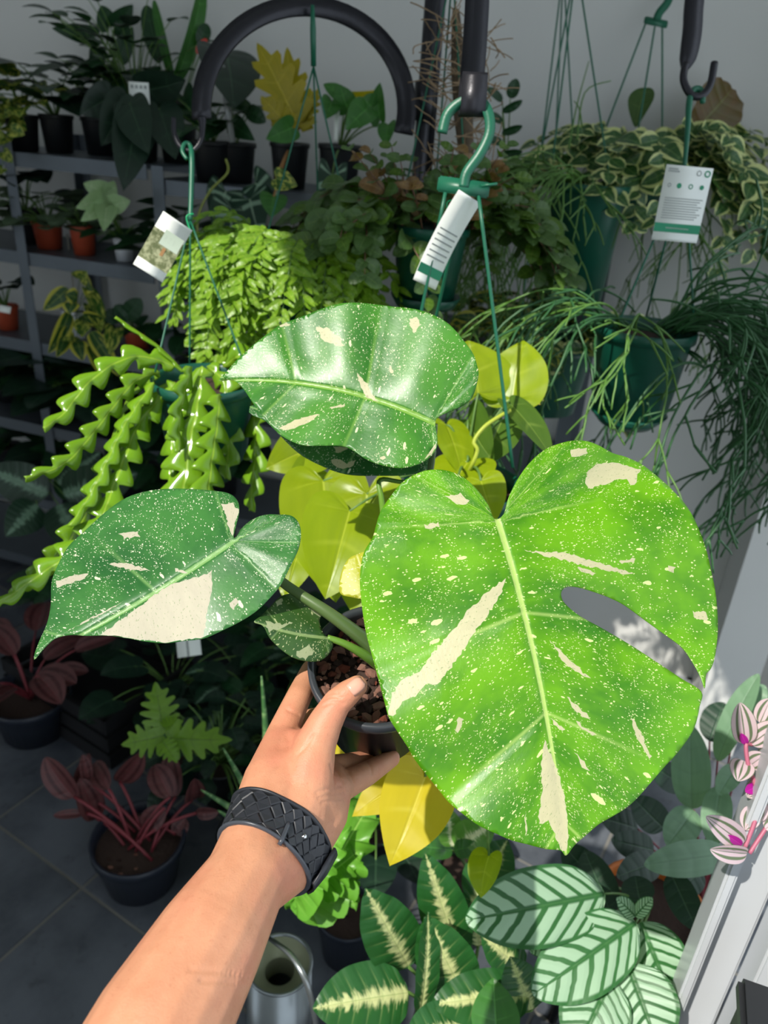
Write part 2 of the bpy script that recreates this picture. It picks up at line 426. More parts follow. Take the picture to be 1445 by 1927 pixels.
# ================================================================ the held variegated plant
def heromat(name, base, dark, cream, vein, dens=.5, rough=.33, trans=.28, sp=.03, midw=.0022, tg=1.0, spec=.5):
    n = NT(name); uv, s, r, tc = n.uv()
    a = n.math('ABSOLUTE', r); sg = n.math('MULTIPLY', n.math('SIGN', r), 3.1)
    big = n.comb(n.math('ADD', s, sg), r, 0)
    c = n.mix(n.ss(n.noise(n.vmath('MULTIPLY', big, (1.6, .7, 1)), 16, 4, .62), .32, .66), dark, base)
    c = n.mix(n.math('MULTIPLY', n.ss(n.noise(big, 14, 2), .5, .7), .35), c, tuple(min(1, x * 1.25) for x in base))
    jit = n.n('ShaderNodeTexNoise'); n.put(jit.inputs['Vector'], n.vmath('MULTIPLY', big, (1, 1, 1))); jit.inputs['Scale'].default_value = 260; jit.inputs['Detail'].default_value = 1
    jv = n.vmath('SCALE', n.vmath('SUBTRACT', jit.outputs[1], (.5, .5, .5))); jv.node.inputs['Scale'].default_value = .0016
    def flecks(ss_, sr, th, d, seed):
        v = n.vmath('ADD', big, jv); v = n.vmath('MULTIPLY', v, (ss_, sr, 1)); v = n.vmath('ADD', v, (seed, seed * .7, seed))
        q = n.n('ShaderNodeTexVoronoi', feature='F1'); n.put(q.inputs['Vector'], v); q.inputs['Scale'].default_value = 1; q.inputs['Randomness'].default_value = 1
        col = n.n('ShaderNodeSeparateXYZ'); n.t.links.new(q.outputs['Color'], col.inputs[0])
        keep = n.math('GREATER_THAN', col.outputs[0], d); size = n.math('MULTIPLY', n.math('MULTIPLY_ADD', col.outputs[1], .8, .2), th)
        return n.math('MULTIPLY', keep, n.math('LESS_THAN', q.outputs['Distance'], size))
    reg = n.ss(n.noise(big, 30, 2), .35, .65)
    f = n.math('MAXIMUM', flecks(820, 340, .34, 1 - dens, 3.0), n.math('MULTIPLY', flecks(1300, 560, .36, .45, 9.0), n.math('GREATER_THAN', reg, .4)))
    f = n.math('MAXIMUM', f, flecks(280, 85, .36, 1 - dens * .32, 17.0))
    f = n.math('MAXIMUM', f, flecks(120, 40, .32, 1 - dens * .14, 29.0))
    c = n.mix(n.math('MULTIPLY', f, .92), c, cream)
    lat = n.math('PINGPONG', s, sp)
    vl = n.math('MULTIPLY', n.ss(lat, sp * .06, 0), n.ss(a, .10, .02)); c = n.mix(n.math('MULTIPLY', vl, .5), c, vein)
    mid = n.ss(n.math('ADD', a, n.math('MULTIPLY', s, .004)), midw * 1.6, midw); c = n.mix(n.math('MULTIPLY', mid, .85), c, vein)
    h = n.math('ADD', n.math('MULTIPLY', n.noise(big, 420, 3), .16), n.math('ADD', n.ss(lat, 0, sp * .18), n.math('MULTIPLY', n.ss(a, 0, .004), 1.2)))
    nor = n.bump(h, .35, .0018)
    return n.bsdf(c, rough, 0, nor, spec, trans=trans, tcol=n.vmath('MULTIPLY', c, (1.15 * tg, 1.3 * tg, .6 * tg)))
def creammat(name, col, rough=.38):
    n = NT(name); uv, s, r, tc = n.uv()
    big = n.comb(s, r, 0)
    c = n.mix(n.noise(n.vmath('MULTIPLY', big, (3, 1, 1)), 60, 4, .6), tuple(x * .80 for x in col), col)
    fl = n.ss(n.noise(n.vmath('MULTIPLY', big, (2.4, 1, 1)), 330, 2), .63, .68); c = n.mix(n.math('MULTIPLY', fl, .55), c, lin(120, 150, 90))
    return n.bsdf(c, rough, 0, n.bump(n.noise(big, 400, 3), .2, .001), .5, trans=.3, tcol=n.vmath('MULTIPLY', c, (1.0, 1.0, .75)))
def inpoly(x, y, P):
    c = False; j = len(P) - 1
    for i in range(len(P)):
        if (P[i][1] > y) != (P[j][1] > y) and x < (P[j][0] - P[i][0]) * (y - P[i][1]) / (P[j][1] - P[i][1]) + P[i][0]: c = not c
        j = i
    return c
def hero_leaf(th, outline, base, tip, sideA, sideB, bulge, patches, mats, cell=.004, quilt=.0016, sp=.03, droop=.0, edge=0.0, a0=100, a1=38, wave=0, seed=1, cup=0.0, thick=.0005, name='leaf'):
    """a leaf of two half planes that meet in the midrib: base, tip, sideA, sideB are (px, py, depth).
    The outline is turned into the leaf's own flat shape, filled, then curved."""
    rg = random.Random(seed)
    b, t = at(*base), at(*tip); Y = t - b; L = Y.length; Y.normalize()
    pl = []
    for sd in (sideA, sideB):
        v = at(*sd) - b; X = (v - Y * v.dot(Y)).normalized(); Nn = X.cross(Y)
        if Nn.dot(EYE - b) < 0: Nn = -Nn
        pl.append((X, Nn))
    bp, tp = Vector(base[:2]), Vector(tip[:2])
    cr = lambda q: (tp.x - bp.x) * (q[1] - bp.y) - (tp.y - bp.y) * (q[0] - bp.x)
    sA = cr(sideA) > 0
    def flat(q):
        k = 0 if (cr(q) > 0) == sA else 1; X, Nn = pl[k]
        p = hit(q[0], q[1], b, Nn) - b
        return Vector((p.dot(X) * (1 if k == 0 else -1), p.dot(Y)))
    bo = sum([flat((bp.x + (tp.x - bp.x) * .5 + bulge[0], bp.y + (tp.y - bp.y) * .5 + bulge[1])).x]) if bulge else 0
    mb = lambda a: bo * 4 * (a / L) * (1 - a / L) if 0 < a < L else 0.0
    ol = [flat(q) for q in outline]
    ol = [Vector((p.x, p.y)) for p in crom([Vector((p.x, p.y, 0)) for p in ol], 4, True)]
    pts, edges, faces = [], [], []
    def loop(P):
        o = len(pts); pts.extend(P); edges.extend((o + i, o + (i + 1) % len(P)) for i in range(len(P)))
    loop(ol)
    pp = []
    for P in patches:
        q = [flat(x) for x in P]; d = []
        for i in range(len(q)):
            a_, b_ = q[i], q[(i + 1) % len(q)]; k = max(1, int((b_ - a_).length / .0022))
            for j in range(k):
                e = a_.lerp(b_, j / k); d.append(e + Vector((rg.uniform(-1, 1), rg.uniform(-1, 1))) * .0009)
        d = [e for e in d if inpoly(e.x, e.y, ol)]
        if len(d) > 3: pp.append(d); loop(d)
    xs = [p.x for p in ol]; ys = [p.y for p in ol]
    x = min(xs)
    row = 0; y = min(ys)
    while y < max(ys):
        x = min(xs) + (row % 2) * cell / 2
        while x < max(xs):
            if inpoly(x, y, ol): pts.append(Vector((x + rg.uniform(-.2, .2) * cell, y + rg.uniform(-.2, .2) * cell)))
            x += cell
        y += cell * .87; row += 1
    for i in range(int(L / cell)): pts.append(Vector((mb(i * cell), i * cell)))
    res = delaunay_2d_cdt(pts, edges, [], 0, 1e-6)
    V2, F2 = res[0], res[2]
    A0, A1 = R(a0), R(a1)
    def vein(bx, a):
        bb = abs(bx)
        if bb < 1e-6: return max(a, -.001), 0.0
        def al(s): return A0 + (A1 - A0) * s / L if s > 0 else A0 - s / L * R(110)
        lo, hi = -L * .9, L * 1.2
        for _ in range(22):
            m = (lo + hi) / 2; o = max(m, 0)
            if math.atan2(bb, a - o) < al(m): lo = m
            else: hi = m
        m = (lo + hi) / 2; return m, math.hypot(bb, a - max(m, 0))
    V, U = [], []
    for p in V2:
        bx = p.x - mb(p.y); s, r = vein(bx, p.y)
        k = 0 if p.x >= 0 else 1; X, Nn = pl[k]; Nm = (pl[0][1] + pl[1][1]).normalized()
        ph = (s / sp) % 2; q = 1 - abs(ph - 1)           # 0 on a vein, 1 between
        env = min(1, r / .03) * min(1, max(0, (L * 1.05 - p.y) / (.35 * L)))
        h = quilt * ((1 - math.cos(q * math.pi)) / 2 - .5) * env + .002 * (1 - math.exp(-abs(bx) / .006))
        tt = max(0, min(1, p.y / L)); h -= droop * tt * tt; h -= cup * (bx / L) ** 2
        if wave: h += wave * math.sin(s / L * 17 + k) * min(1, abs(bx) / (.3 * L)) ** 2
        V.append(b + Y * p.y + X * (p.x * (1 if k == 0 else -1)) + Nm * h); U.append((s, r * (1 if bx >= 0 else -1)))
    mid = []; keep = []
    for f in F2:
        c = (V2[f[0]] + V2[f[1]] + V2[f[2]]) / 3
        if not inpoly(c.x, c.y, ol): continue
        nn = (V[f[1]] - V[f[0]]).cross(V[f[2]] - V[f[0]])
        f = tuple(f) if nn.dot(EYE - V[f[0]]) > 0 else tuple(reversed(f))
        keep.append(f); mid.append(1 if any(inpoly(c.x, c.y, P) for P in pp) else 0)
    o = mk(name, (V, keep), mats, th, U); o.data.polygons.foreach_set('material_index', mid); o.data.update()
    md = o.modifiers.new('thickness', 'SOLIDIFY'); md.thickness = thick; md.offset = -1
    return o, b, Y, L
M_CREAM = creammat('cream_variegation', lin(216, 212, 172), .45); M_CREAM2 = creammat('pale_cream_variegation', lin(212, 206, 184), .6)
M_BIG = heromat('lime_green_speckled_leaf', lin(114, 180, 14), lin(60, 132, 14), lin(228, 234, 170), lin(200, 224, 130), .55, .36, .32, .036, .0018)
M_TOP = heromat('mid_green_speckled_leaf', lin(74, 142, 40), lin(44, 112, 30), lin(226, 228, 185), lin(140, 185, 80), .48, .37, .2, .034, .002, spec=.6)
M_LFT = heromat('deep_green_speckled_leaf', lin(66, 128, 58), lin(40, 98, 46), lin(226, 228, 200), lin(140, 185, 110), .46, .38, .18, .034, .0016)
M_SML = heromat('dark_marbled_leaf', lin(70, 108, 46), lin(44, 82, 36), lin(196, 202, 150), lin(150, 175, 110), .7, .35, .25, .02, .001)
M_YNG = heromat('yellow_marbled_leaf', lin(206, 206, 70), lin(186, 190, 50), lin(240, 238, 200), lin(220, 220, 130), .7, .4, .35, .02, .001)
POTC = at(708, 1249, .625); TOC = (EYE - POTC).normalized(); POTA = (TOC * math.cos(R(31)) + UPV * math.sin(R(31))).normalized()
hp = thing('speckled_monstera', 'cream-speckled green monstera with three large leaves in a black pot held in the hand', 'potted plant', POTC - POTA * .1)
BIGO = [(947,968),(958,932),(985,885),(1020,850),(1055,836),(1090,833),(1120,840),(1150,853),(1180,860),(1210,873),(1235,893),(1265,925),(1290,960),(1308,1000),(1325,1045),(1338,1085),(1347,1115),(1353,1150),(1354,1190),(1346,1232),(1335,1258),(1324,1270),(1319,1296),(1313,1276),(1304,1254),(1285,1220),(1255,1195),(1215,1165),(1180,1140),(1150,1125),(1110,1112),(1080,1105),(1062,1107),(1055,1118),(1062,1135),(1090,1158),(1130,1180),(1180,1210),(1230,1245),(1275,1277),(1312,1302),(1308,1330),(1300,1370),(1285,1400),(1268,1425),(1255,1440),(1230,1470),(1200,1500),(1175,1520),(1150,1535),(1125,1550),(1100,1572),(1080,1590),(1065,1610),(1054,1600),(1025,1597),(990,1588),(960,1580),(930,1567),(900,1553),(875,1535),(845,1510),(825,1485),(800,1455),(780,1430),(765,1405),(745,1375),(730,1350),(722,1320),(712,1280),(702,1240),(690,1195),(682,1150),(677,1105),(678,1070),(685,1040),(700,1015),(707,990),(715,965),(730,940),(755,910),(785,893),(815,886),(845,889),(875,902),(900,925),(918,950),(930,977)]
BIGP = [[(952,1088),(945,1110),(925,1145),(900,1180),(875,1215),(855,1245),(825,1285),(800,1290),(780,1310),(755,1320),(738,1350),(730,1345),(735,1310),(755,1280),(790,1265),(805,1240),(840,1200),(880,1150),(915,1115)],
 [(1100,905),(1108,885),(1130,872),(1160,870),(1190,878),(1208,882),(1200,895),(1195,912),(1185,910),(1180,900),(1160,903),(1140,910),(1110,918)],
 [(1024,1390),(1035,1420),(1050,1455),(1060,1490),(1068,1540),(1068,1575),(1064,1603),(1052,1595),(1040,1560),(1030,1545),(1014,1550),(1013,1530),(1018,1490),(1016,1440)],
 [(1070,850),(1100,847),(1102,858),(1085,863),(1072,862)], [(838,935),(865,930),(882,945),(868,952),(850,945)], [(1183,1345),(1200,1370),(1220,1410),(1228,1425),(1222,1428),(1205,1400),(1190,1370)],
 [(1032,1205),(1060,1233),(1108,1278),(1095,1275),(1060,1250)], [(1305,1150),(1330,1150),(1335,1168),(1310,1163)], [(1065,1310),(1110,1352),(1100,1352),(1075,1330)], [(1085,1358),(1120,1380),(1115,1384),(1090,1370)],
 [(1080,1415),(1100,1438),(1106,1450),(1092,1442)], [(860,1350),(872,1352),(862,1378),(856,1375)], [(985,1037),(1060,1043),(1190,1080),(1180,1083),(1100,1067)], [(798,990),(826,984),(824,992),(800,998)], [(1240,1206),(1275,1228),(1285,1246),(1262,1232)], [(1035,1350),(1062,1372),(1058,1374),(1040,1362)], [(1160,1058),(1190,1052),(1188,1060),(1165,1062)], [(985,1545),(988,1530),(990,1560),(986,1572)], [(1083,1068),(1118,1080),(1112,1084),(1090,1076)], [(1255,1068),(1266,1068),(1264,1078),(1256,1076)]]
hero_leaf(hp, BIGO, (936, 978, .585), (1065, 1610, .525), (1345, 1150, .60), (680, 1120, .575), (17, 0), BIGP, [M_BIG, M_CREAM], .0042, .0022, .036, .0, a0=95, a1=36, wave=.004, seed=3)
TOPO = [(822,788),(850,775),(880,758),(893,740),(900,710),(898,690),(890,665),(870,640),(845,615),(810,595),(770,580),(720,574),(680,574),(640,577),(600,585),(560,598),(530,612),(500,635),(470,658),(445,680),(428,700),(412,717),(440,716),(460,735),(480,765),(505,795),(530,820),(560,838),(580,843),(610,842),(640,840),(660,845),(690,865),(720,878),(750,884),(775,880),(800,868),(818,850),(823,830),(820,806)]
TOPP = [[(595,617),(615,620),(640,640),(650,657),(635,655),(605,640)], [(770,600),(785,598),(792,615),(780,630),(772,615)], [(672,705),(690,720),(705,750),(712,757),(690,748),(680,730)], [(525,805),(560,790),(603,782),(590,793),(560,805),(535,810)], [(800,866),(818,848),(822,830),(823,848),(812,866)], [(522,612),(540,606),(546,612),(528,618)], [(620,770),(650,762),(650,767),(625,773)], [(731,690),(738,690),(741,703),(734,704)], [(715,862),(726,860),(727,866),(717,867)]]
hero_leaf(hp, TOPO, (817, 797, .70), (413, 717, .735), (700, 574, .738), (750, 886, .684), (4, -27), TOPP, [M_TOP, M_CREAM], .0042, .0045, .030, .0, a0=105, a1=40, wave=.001, seed=5)
UNDO = [(470,765),(500,795),(530,825),(570,862),(610,883),(650,894),(700,898),(750,899),(790,890),(815,870),(815,840),(760,800),(680,770),(560,750)]
UNDP = [[(622,868),(640,866),(652,874),(668,868),(662,880),(640,884),(626,878)], [(628,845),(660,842),(648,852),(632,856)]]
hero_leaf(hp, UNDO, (812, 858, .745), (470, 765, .76), (650, 780, .81), (690, 898, .735), (0, 10), UNDP, [M_LFT, M_CREAM], .005, .002, .03, seed=7)
LFTO = [(447,1008),(455,995),(475,980),(510,970),(545,972),(562,985),(567,1005),(562,1035),(550,1065),(530,1100),(505,1130),(480,1155),(450,1175),(420,1190),(385,1204),(350,1207),(310,1211),(270,1208),(235,1202),(200,1198),(165,1197),(130,1196),(105,1203),(85,1220),(64,1241),(75,1210),(90,1175),(98,1140),(100,1100),(110,1070),(130,1030),(160,1000),(200,965),(240,940),(280,928),(320,923),(360,922),(400,924),(430,930),(448,945),(452,965),(446,990),(440,1012)]
LFTP = [[(400,1075),(385,1085),(320,1100),(290,1120),(240,1160),(190,1197),(215,1202),(270,1207),(310,1210),(350,1206),(383,1202),(390,1170),(398,1130),(402,1105)], [(235,1133),(200,1153),(130,1188),(115,1195),(170,1167),(228,1136)], [(415,950),(440,950),(451,965),(445,988),(438,1010),(430,990),(425,970)], [(225,1005),(262,1003),(265,1012),(235,1015)], [(205,1062),(240,1060),(285,1075),(250,1074)], [(108,1097),(140,1085),(170,1083),(155,1095),(112,1108)], [(433,1140),(445,1128),(452,1135),(440,1150)], [(330,1070),(352,1078),(345,1081),(332,1076)]]
hero_leaf(hp, LFTO, (438, 1020, .60), (64, 1241, .565), (330, 922, .655), (320, 1212, .568), (-4, 12), LFTP, [M_LFT, M_CREAM2], .0042, .0025, .034, a0=100, a1=40, seed=9)
SMLO = [(612,1196),(605,1188),(600,1170),(605,1152),(598,1135),(580,1122),(550,1119),(525,1125),(505,1145),(490,1160),(478,1170),(495,1178),(505,1200),(525,1222),(550,1240),(580,1247),(605,1243),(622,1225),(625,1208)]
SMLP = [[(580,1122),(598,1135),(604,1152),(598,1162),(584,1150),(576,1135)], [(498,1170),(530,1176),(548,1172),(535,1180),(505,1190)], [(555,1228),(580,1215),(590,1228),(575,1242),(560,1240)], [(515,1130),(530,1128),(528,1140),(518,1142)]]
hero_leaf(hp, SMLO, (616, 1200, .60), (478, 1170, .575), (560, 1119, .625), (560, 1246, .585), (0, 6), SMLP, [M_SML, creammat('dull_cream_marbling', lin(186, 196, 150))], .0035, .0012, .02, seed=11)
YNGO = [(690,1125),(660,1124),(642,1118),(640,1100),(645,1075),(655,1055),(670,1044),(690,1040),(705,1055),(710,1090)]
hero_leaf(hp, YNGO, (695, 1115, .64), (672, 1044, .655), (640, 1095, .65), (712, 1090, .64), None, [], [M_YNG, M_CREAM], .0035, .001, .02, seed=13)
# pot, bark and leaf stalks
M_BLKP = plain('glossy_black_plastic', lin(18, 19, 22), .4, spec=.2); M_RIM = plain('scuffed_black_plastic', lin(58, 62, 68), .32, noise=.3, nscale=60)
pr = .0555
pp_ = [(0, -.108), (.041, -.108), (.0430, -.104), (.050, -.016), (.0515, -.014), (pr - .001, -.012), (pr, -.008), (pr, 0), (pr - .002, .0012), (pr - .005, 0), (.0495, -.004), (.0485, -.03), (.040, -.09), (0, -.09)]
po_ = mk('pot', lathe(pp_[:6] + [(pr - .003, -.011)], 48, POTA, POTC), M_BLKP, hp)
mk('pot_rim', lathe(pp_[5:], 48, POTA, POTC), M_RIM, po_)
def barkmat():
    n = NT('pine_bark'); tc = n.n('ShaderNodeTexCoord').outputs['Object']; oi = n.n('ShaderNodeObjectInfo').outputs['Random']
    c = n.mix(n.noise(tc, 160, 4, .6), lin(104, 70, 56), lin(182, 136, 118)); c = n.mix(n.ss(oi, .55, .9), c, lin(120, 60, 44)); c = n.mix(n.ss(oi, .22, .1), c, lin(140, 130, 122)); c = n.mix(n.ss(oi, .40, .34), c, lin(60, 42, 36))
    return n.bsdf(c, .85, 0, n.bump(n.noise(tc, 220, 3), .6, .002), .3)
M_BARK = barkmat(); M_SOIL = plain('dark_potting_mix', lin(66, 48, 40), .95, noise=.7, nscale=120, bump=.8)
PB = Matrix.Translation(POTC) @ POTA.to_track_quat('Z', 'Y').to_matrix().to_4x4()
mk('potting_mix', lathe([(0.0004, -.012), (.03, -.013), (.0488, -.015)], 32, POTA, POTC), M_SOIL, hp)
chips = []
for k in range(5):
    bm = bmesh.new(); bmesh.ops.create_icosphere(bm, subdivisions=1, radius=1)
    sc = (1.0, rnd.uniform(.5, .8), rnd.uniform(.3, .5))
    for q in bm.verts: q.co = Vector((q.co.x * sc[0], q.co.y * sc[1], q.co.z * sc[2])) * rnd.uniform(.65, 1.15)
    me = bpy.data.meshes.new('bark_chip'); bm.to_mesh(me); bm.free(); me.materials.append(M_BARK); chips.append(me)
for k in range(290):
    rr = .0475 * math.sqrt(rnd.random()); a = rnd.uniform(0, 2 * math.pi); s = rnd.choice((.0026, .0034, .0042, .0055, .0075))
    M = PB @ Matrix.Translation((rr * math.cos(a), rr * math.sin(a), -.0120 + s * .4)) @ Matrix.Rotation(rnd.uniform(0, 6.3), 4, 'Z') @ Matrix.Rotation(rnd.uniform(-.5, .5), 4, 'X') @ Matrix.Scale(s, 4)
    inst('bark_chip', chips[k % 5], hp, M)
M_STALK = plain('green_leaf_stalk', lin(104, 146, 52), .4, noise=.25, nscale=25)
M_STALKD = plain('olive_leaf_stalk', lin(86, 110, 60), .4, noise=.25, nscale=25)
root = at(735, 1255, .632)
mk('leaf_stalk', tube(crom([at(438, 1020, .603), at(485, 1055, .612), at(540, 1102, .612), at(620, 1155, .606), at(690, 1208, .615), root], 5), [.0028, .0032, .004, .005, .0062, .0075], 10), M_STALKD, hp)
mk('leaf_stalk', tube(crom([at(616, 1200, .602), at(650, 1212, .605), at(690, 1235, .615), at(720, 1258, .632)], 5), [.0024, .003, .0042, .005], 9), M_STALK, hp)
mk('leaf_stalk', tube(crom([at(936, 982, .588), at(905, 1060, .635), at(840, 1170, .65), root], 6), [.0032, .004, .005, .007], 10), M_STALK, hp)
mk('leaf_stalk', tube(crom([at(818, 798, .703), at(812, 870, .715), at(795, 960, .71), at(765, 1120, .67), root], 6), [.0028, .0032, .004, .0065], 10), M_STALKD, hp)
mk('leaf_stalk', tube(crom([at(812, 858, .748), at(770, 905, .75), at(716, 903, .745), at(718, 940, .735), at(724, 1000, .71), root], 6), [.002, .0022, .003, .005], 9), M_STALK, hp)
mk('leaf_stalk', tube(crom([at(695, 1115, .642), at(715, 1160, .645), root], 5), [.0018, .0025, .004], 8), M_STALK, hp)
# ================================================================ the arm and hand that hold it
M_SKIN = None
def skinmat():
    n = NT('tanned_skin'); tc = n.n('ShaderNodeTexCoord').outputs['Object']
    c = n.mix(n.noise(tc, 60, 4, .65), lin(216, 158, 124), lin(190, 128, 96)); c = n.mix(n.math('MULTIPLY', n.ss(n.noise(tc, 18, 3), .45, .75), .55), c, lin(208, 122, 100)); c = n.mix(n.math('MULTIPLY', n.ss(n.noise(tc, 420, 2), .6, .75), .25), c, lin(170, 104, 76))
    h = n.math('ADD', n.noise(tc, 900, 3, .6), n.math('MULTIPLY', n.noise(n.vmath('MULTIPLY', tc, (1, 1, 1)), 160, 3), .8))
    return n.bsdf(c, .48, 0, n.bump(h, .3, .0010), .4, sss=.08)
M_SKIN = skinmat()
def rcone(p, q, r0, r1, n=16, m=5):
    "closed round cone"
    p, q = Vector(p), Vector(q); ax = (q - p); L = ax.length; prof = []
    for i in range(m + 1):
        a = -math.pi / 2 + i / m * math.pi / 2; prof.append((r0 * math.cos(a), r0 * math.sin(a)))
    for i in range(m + 1):
        a = i / m * math.pi / 2; prof.append((r1 * math.cos(a), L + r1 * math.sin(a)))
    prof = [(max(r, .00004), z) for r, z in prof]
    v, f, u = lathe(prof, n, ax, p); k = len(v)
    return v, f + [tuple(range(n - 1, -1, -1)), tuple(range(k - n, k))]
J = dict(E0=(120, 2290, .37, .041), E1=(302, 1935, .43, .0385), E2=(398, 1765, .468, .0335), E3=(462, 1655, .50, .0275),
 Wa=(484, 1575, .527, .0235), Wb=(545, 1612, .542, .0235), We=(515, 1592, .535, .026),
 T0=(572, 1500, .556, .0205), T1=(592, 1405, .572, .0158), T1b=(612, 1360, .574, .0130), T2=(634, 1322, .577, .0108), T2b=(655, 1304, .578, .0099), T3=(672, 1291, .5785, .0082),
 KI=(528, 1386, .605, .0122), I1=(562, 1312, .63, .0106), I2=(588, 1262, .664, .0102), I3=(630, 1228, .695, .0085),
 M0=(552, 1408, .628, .0125), M1=(587, 1358, .664, .0112), M2=(640, 1340, .705, .009),
 B1=(510, 1470, .565, .0205), B2=(545, 1460, .572, .021), H=(606, 1530, .572, .0195), H2=(622, 1490, .588, .0165),
 R0=(612, 1452, .618, .0130), R1=(652, 1440, .642, .0098), R2=(700, 1428, .668, .0080), P0=(640, 1482, .603, .0118), P1=(690, 1456, .632, .0100), P2=(737, 1427, .657, .0074))
jp = {k: at(*v[:3]) for k, v in J.items()}; jr = {k: v[3] for k, v in J.items()}
seg = 'E0 E1,E1 E2,E2 E3,E3 Wa,E3 Wb,E3 We,Wa Wb,Wa B1,Wa B2,We T0,We B2,Wb H,Wb T0,B1 B2,B2 T0,B1 KI,B2 KI,B2 M0,T0 T1,T1 T1b,T1b T2,T2 T2b,T2b T3,KI I1,I1 I2,I2 I3,KI M0,M0 M1,M1 M2,T0 H,H H2,T0 H2,H2 P0,H2 R0,M0 R0,R0 P0,B2 R0,T0 R0,R0 R1,R1 R2,P0 P1,P1 P2,T1 M0'.split(',')
body = join([rcone(jp[a], jp[b], jr[a], jr[b]) for a, b in (s.split() for s in seg)] + [rcone(jp['T1'].lerp(jp['KI'], .25), jp['KI'], .009, .008)])
tmp = bpy.data.objects.new('tmp', mesh('tmp', body[0], body[1])); COL.objects.link(tmp)
rm = tmp.modifiers.new('r', 'REMESH'); rm.mode = 'VOXEL'; rm.voxel_size = .0013
sm = tmp.modifiers.new('s', 'SMOOTH'); sm.factor = .5; sm.iterations = 14
dg = bpy.context.evaluated_depsgraph_get(); em = bpy.data.meshes.new_from_object(tmp.evaluated_get(dg)); bpy.data.objects.remove(tmp)
em.name = 'person'; em.materials.clear(); em.materials.append(M_SKIN); em.polygons.foreach_set('use_smooth', [True] * len(em.polygons))
CREASE = [[(606, 1318), (622, 1311), (641, 1313)], [(610, 1327), (627, 1321), (646, 1324)], [(612, 1310), (624, 1304), (636, 1305)], [(596, 1492), (615, 1485), (642, 1478)], [(600, 1502), (620, 1496), (646, 1490)], [(606, 1510), (624, 1506), (640, 1503)], [(560, 1420), (575, 1405), (588, 1385)], [(622, 1440), (630, 1470), (634, 1505)], [(634, 1452), (645, 1470), (648, 1490)], [(655, 1452), (662, 1462), (666, 1474)], [(690, 1432), (698, 1444), (700, 1455)], [(540, 1335), (550, 1340), (562, 1345)], [(480, 1840), (420, 1830), (360, 1825)], [(470, 1855), (425, 1848), (380, 1845)]]
co = np.empty(len(em.vertices) * 3, dtype=np.float64); em.vertices.foreach_get('co', co); co = co.reshape(-1, 3); no = np.array([tuple(v.normal) for v in em.vertices]); dis = np.zeros(len(co))
_bv = BVHTree.FromPolygons([Vector(c) for c in co], [tuple(p.vertices) for p in em.polygons])
for cr_ in CREASE:
    for q in crom([Vector((x, y, 0)) for x, y in cr_], 8):
        r_ = (at(q.x, q.y, 1) - EYE).normalized(); h_ = _bv.ray_cast(EYE, r_)
        if h_[0] is not None: dis = np.maximum(dis, .00085 * np.exp(-(np.linalg.norm(co - np.array(h_[0]), axis=1) / .0014) ** 2))
em.vertices.foreach_set('co', (co - no * dis[:, None]).ravel()); em.update()
AC = jp['We'].copy(); em.transform(Matrix.Translation(-AC))
arm = link(bpy.data.objects.new('person', em), None, Matrix.Translation(AC))
tag(arm, 'bare left forearm and hand gripping the rim of the black pot', 'person')
ABVH = BVHTree.FromPolygons([v.co + AC for v in em.vertices], [tuple(p.vertices) for p in em.polygons])
# nails
M_NAIL = plain('pink_fingernail', lin(226, 168, 146), .25, noise=.1)
def nail(tipk, prevk, w, L, toward):
    t, p = jp[tipk], jp[prevk]; y = (t - p).normalized(); z = toward - y * toward.dot(y); z.normalize(); x = y.cross(z); V, Fc = [], []
    for i in range(7):
        for j in range(7):
            u, s = j / 6 * 2 - 1, i / 6
            ww = w * (1 - .35 * max(0, s - .6) ** 2 * 6) * (1 - .5 * max(0, .25 - s)); q = t + y * (-.55 * L + s * L * 1.2) + x * (u * ww)
            h = ABVH.ray_cast(q + z * .03, -z); c = (h[0] if h[0] is not None and (h[0] - q).length < .02 else q + z * jr[tipk] * .8)
            V.append(c + z * (.0006 + .0003 * (1 - u * u)))
    for i in range(6):
        for j in range(6): Fc.append((i * 7 + j, i * 7 + j + 1, (i + 1) * 7 + j + 1, (i + 1) * 7 + j))
    o = mk('fingernail', (V, Fc), M_NAIL, arm); o.modifiers.new('t', 'SOLIDIFY').thickness = .0005
nail('T3', 'T2', .0058, .010, (EYE - jp['T3']).normalized() * .75 + RGT * .55 + UPV * .5)
# ---------------------------------------------------------------- woven watch band
M_BAND = plain('matte_black_rubber', lin(40, 42, 48), .42, noise=.15, nscale=80); M_BANDE = plain('dark_rubber_edge', lin(64, 68, 76), .3)
M_HOLE = plain('black_gap', lin(10, 10, 12), .8); M_STEEL = plain('polished_steel', (.8, .8, .8), .15, 1.0)
wax = (jp['B2'] - jp['E2']).normalized(); wc = at(513, 1588, .535)
bx = (RGT - wax * RGT.dot(wax)).normalized(); by = wax.cross(bx)
wb = thing('watch_band', 'black woven rubber watch band with a steel stud around the wrist', 'watch band', wc)
NA, BW = 72, .030
def wr(ang, w, off):
    d = bx * math.cos(ang) + by * math.sin(ang); o = wc + wax * w
    h = ABVH.ray_cast(o + d * .09, -d); rr = (h[0] - o).length if h[0] is not None else .03
    return d, o, rr
prof_ = {}
for i in range(NA):
    prof_[i] = [wr(2 * math.pi * i / NA, BW * (j / 4 - .5), 0)[2] for j in range(5)]
sm_ = {i: [max(sum(prof_[(i + k) % NA][j] for k in range(-3, 4)) / 7, prof_[i][j] - .0005) for j in range(5)] for i in range(NA)}
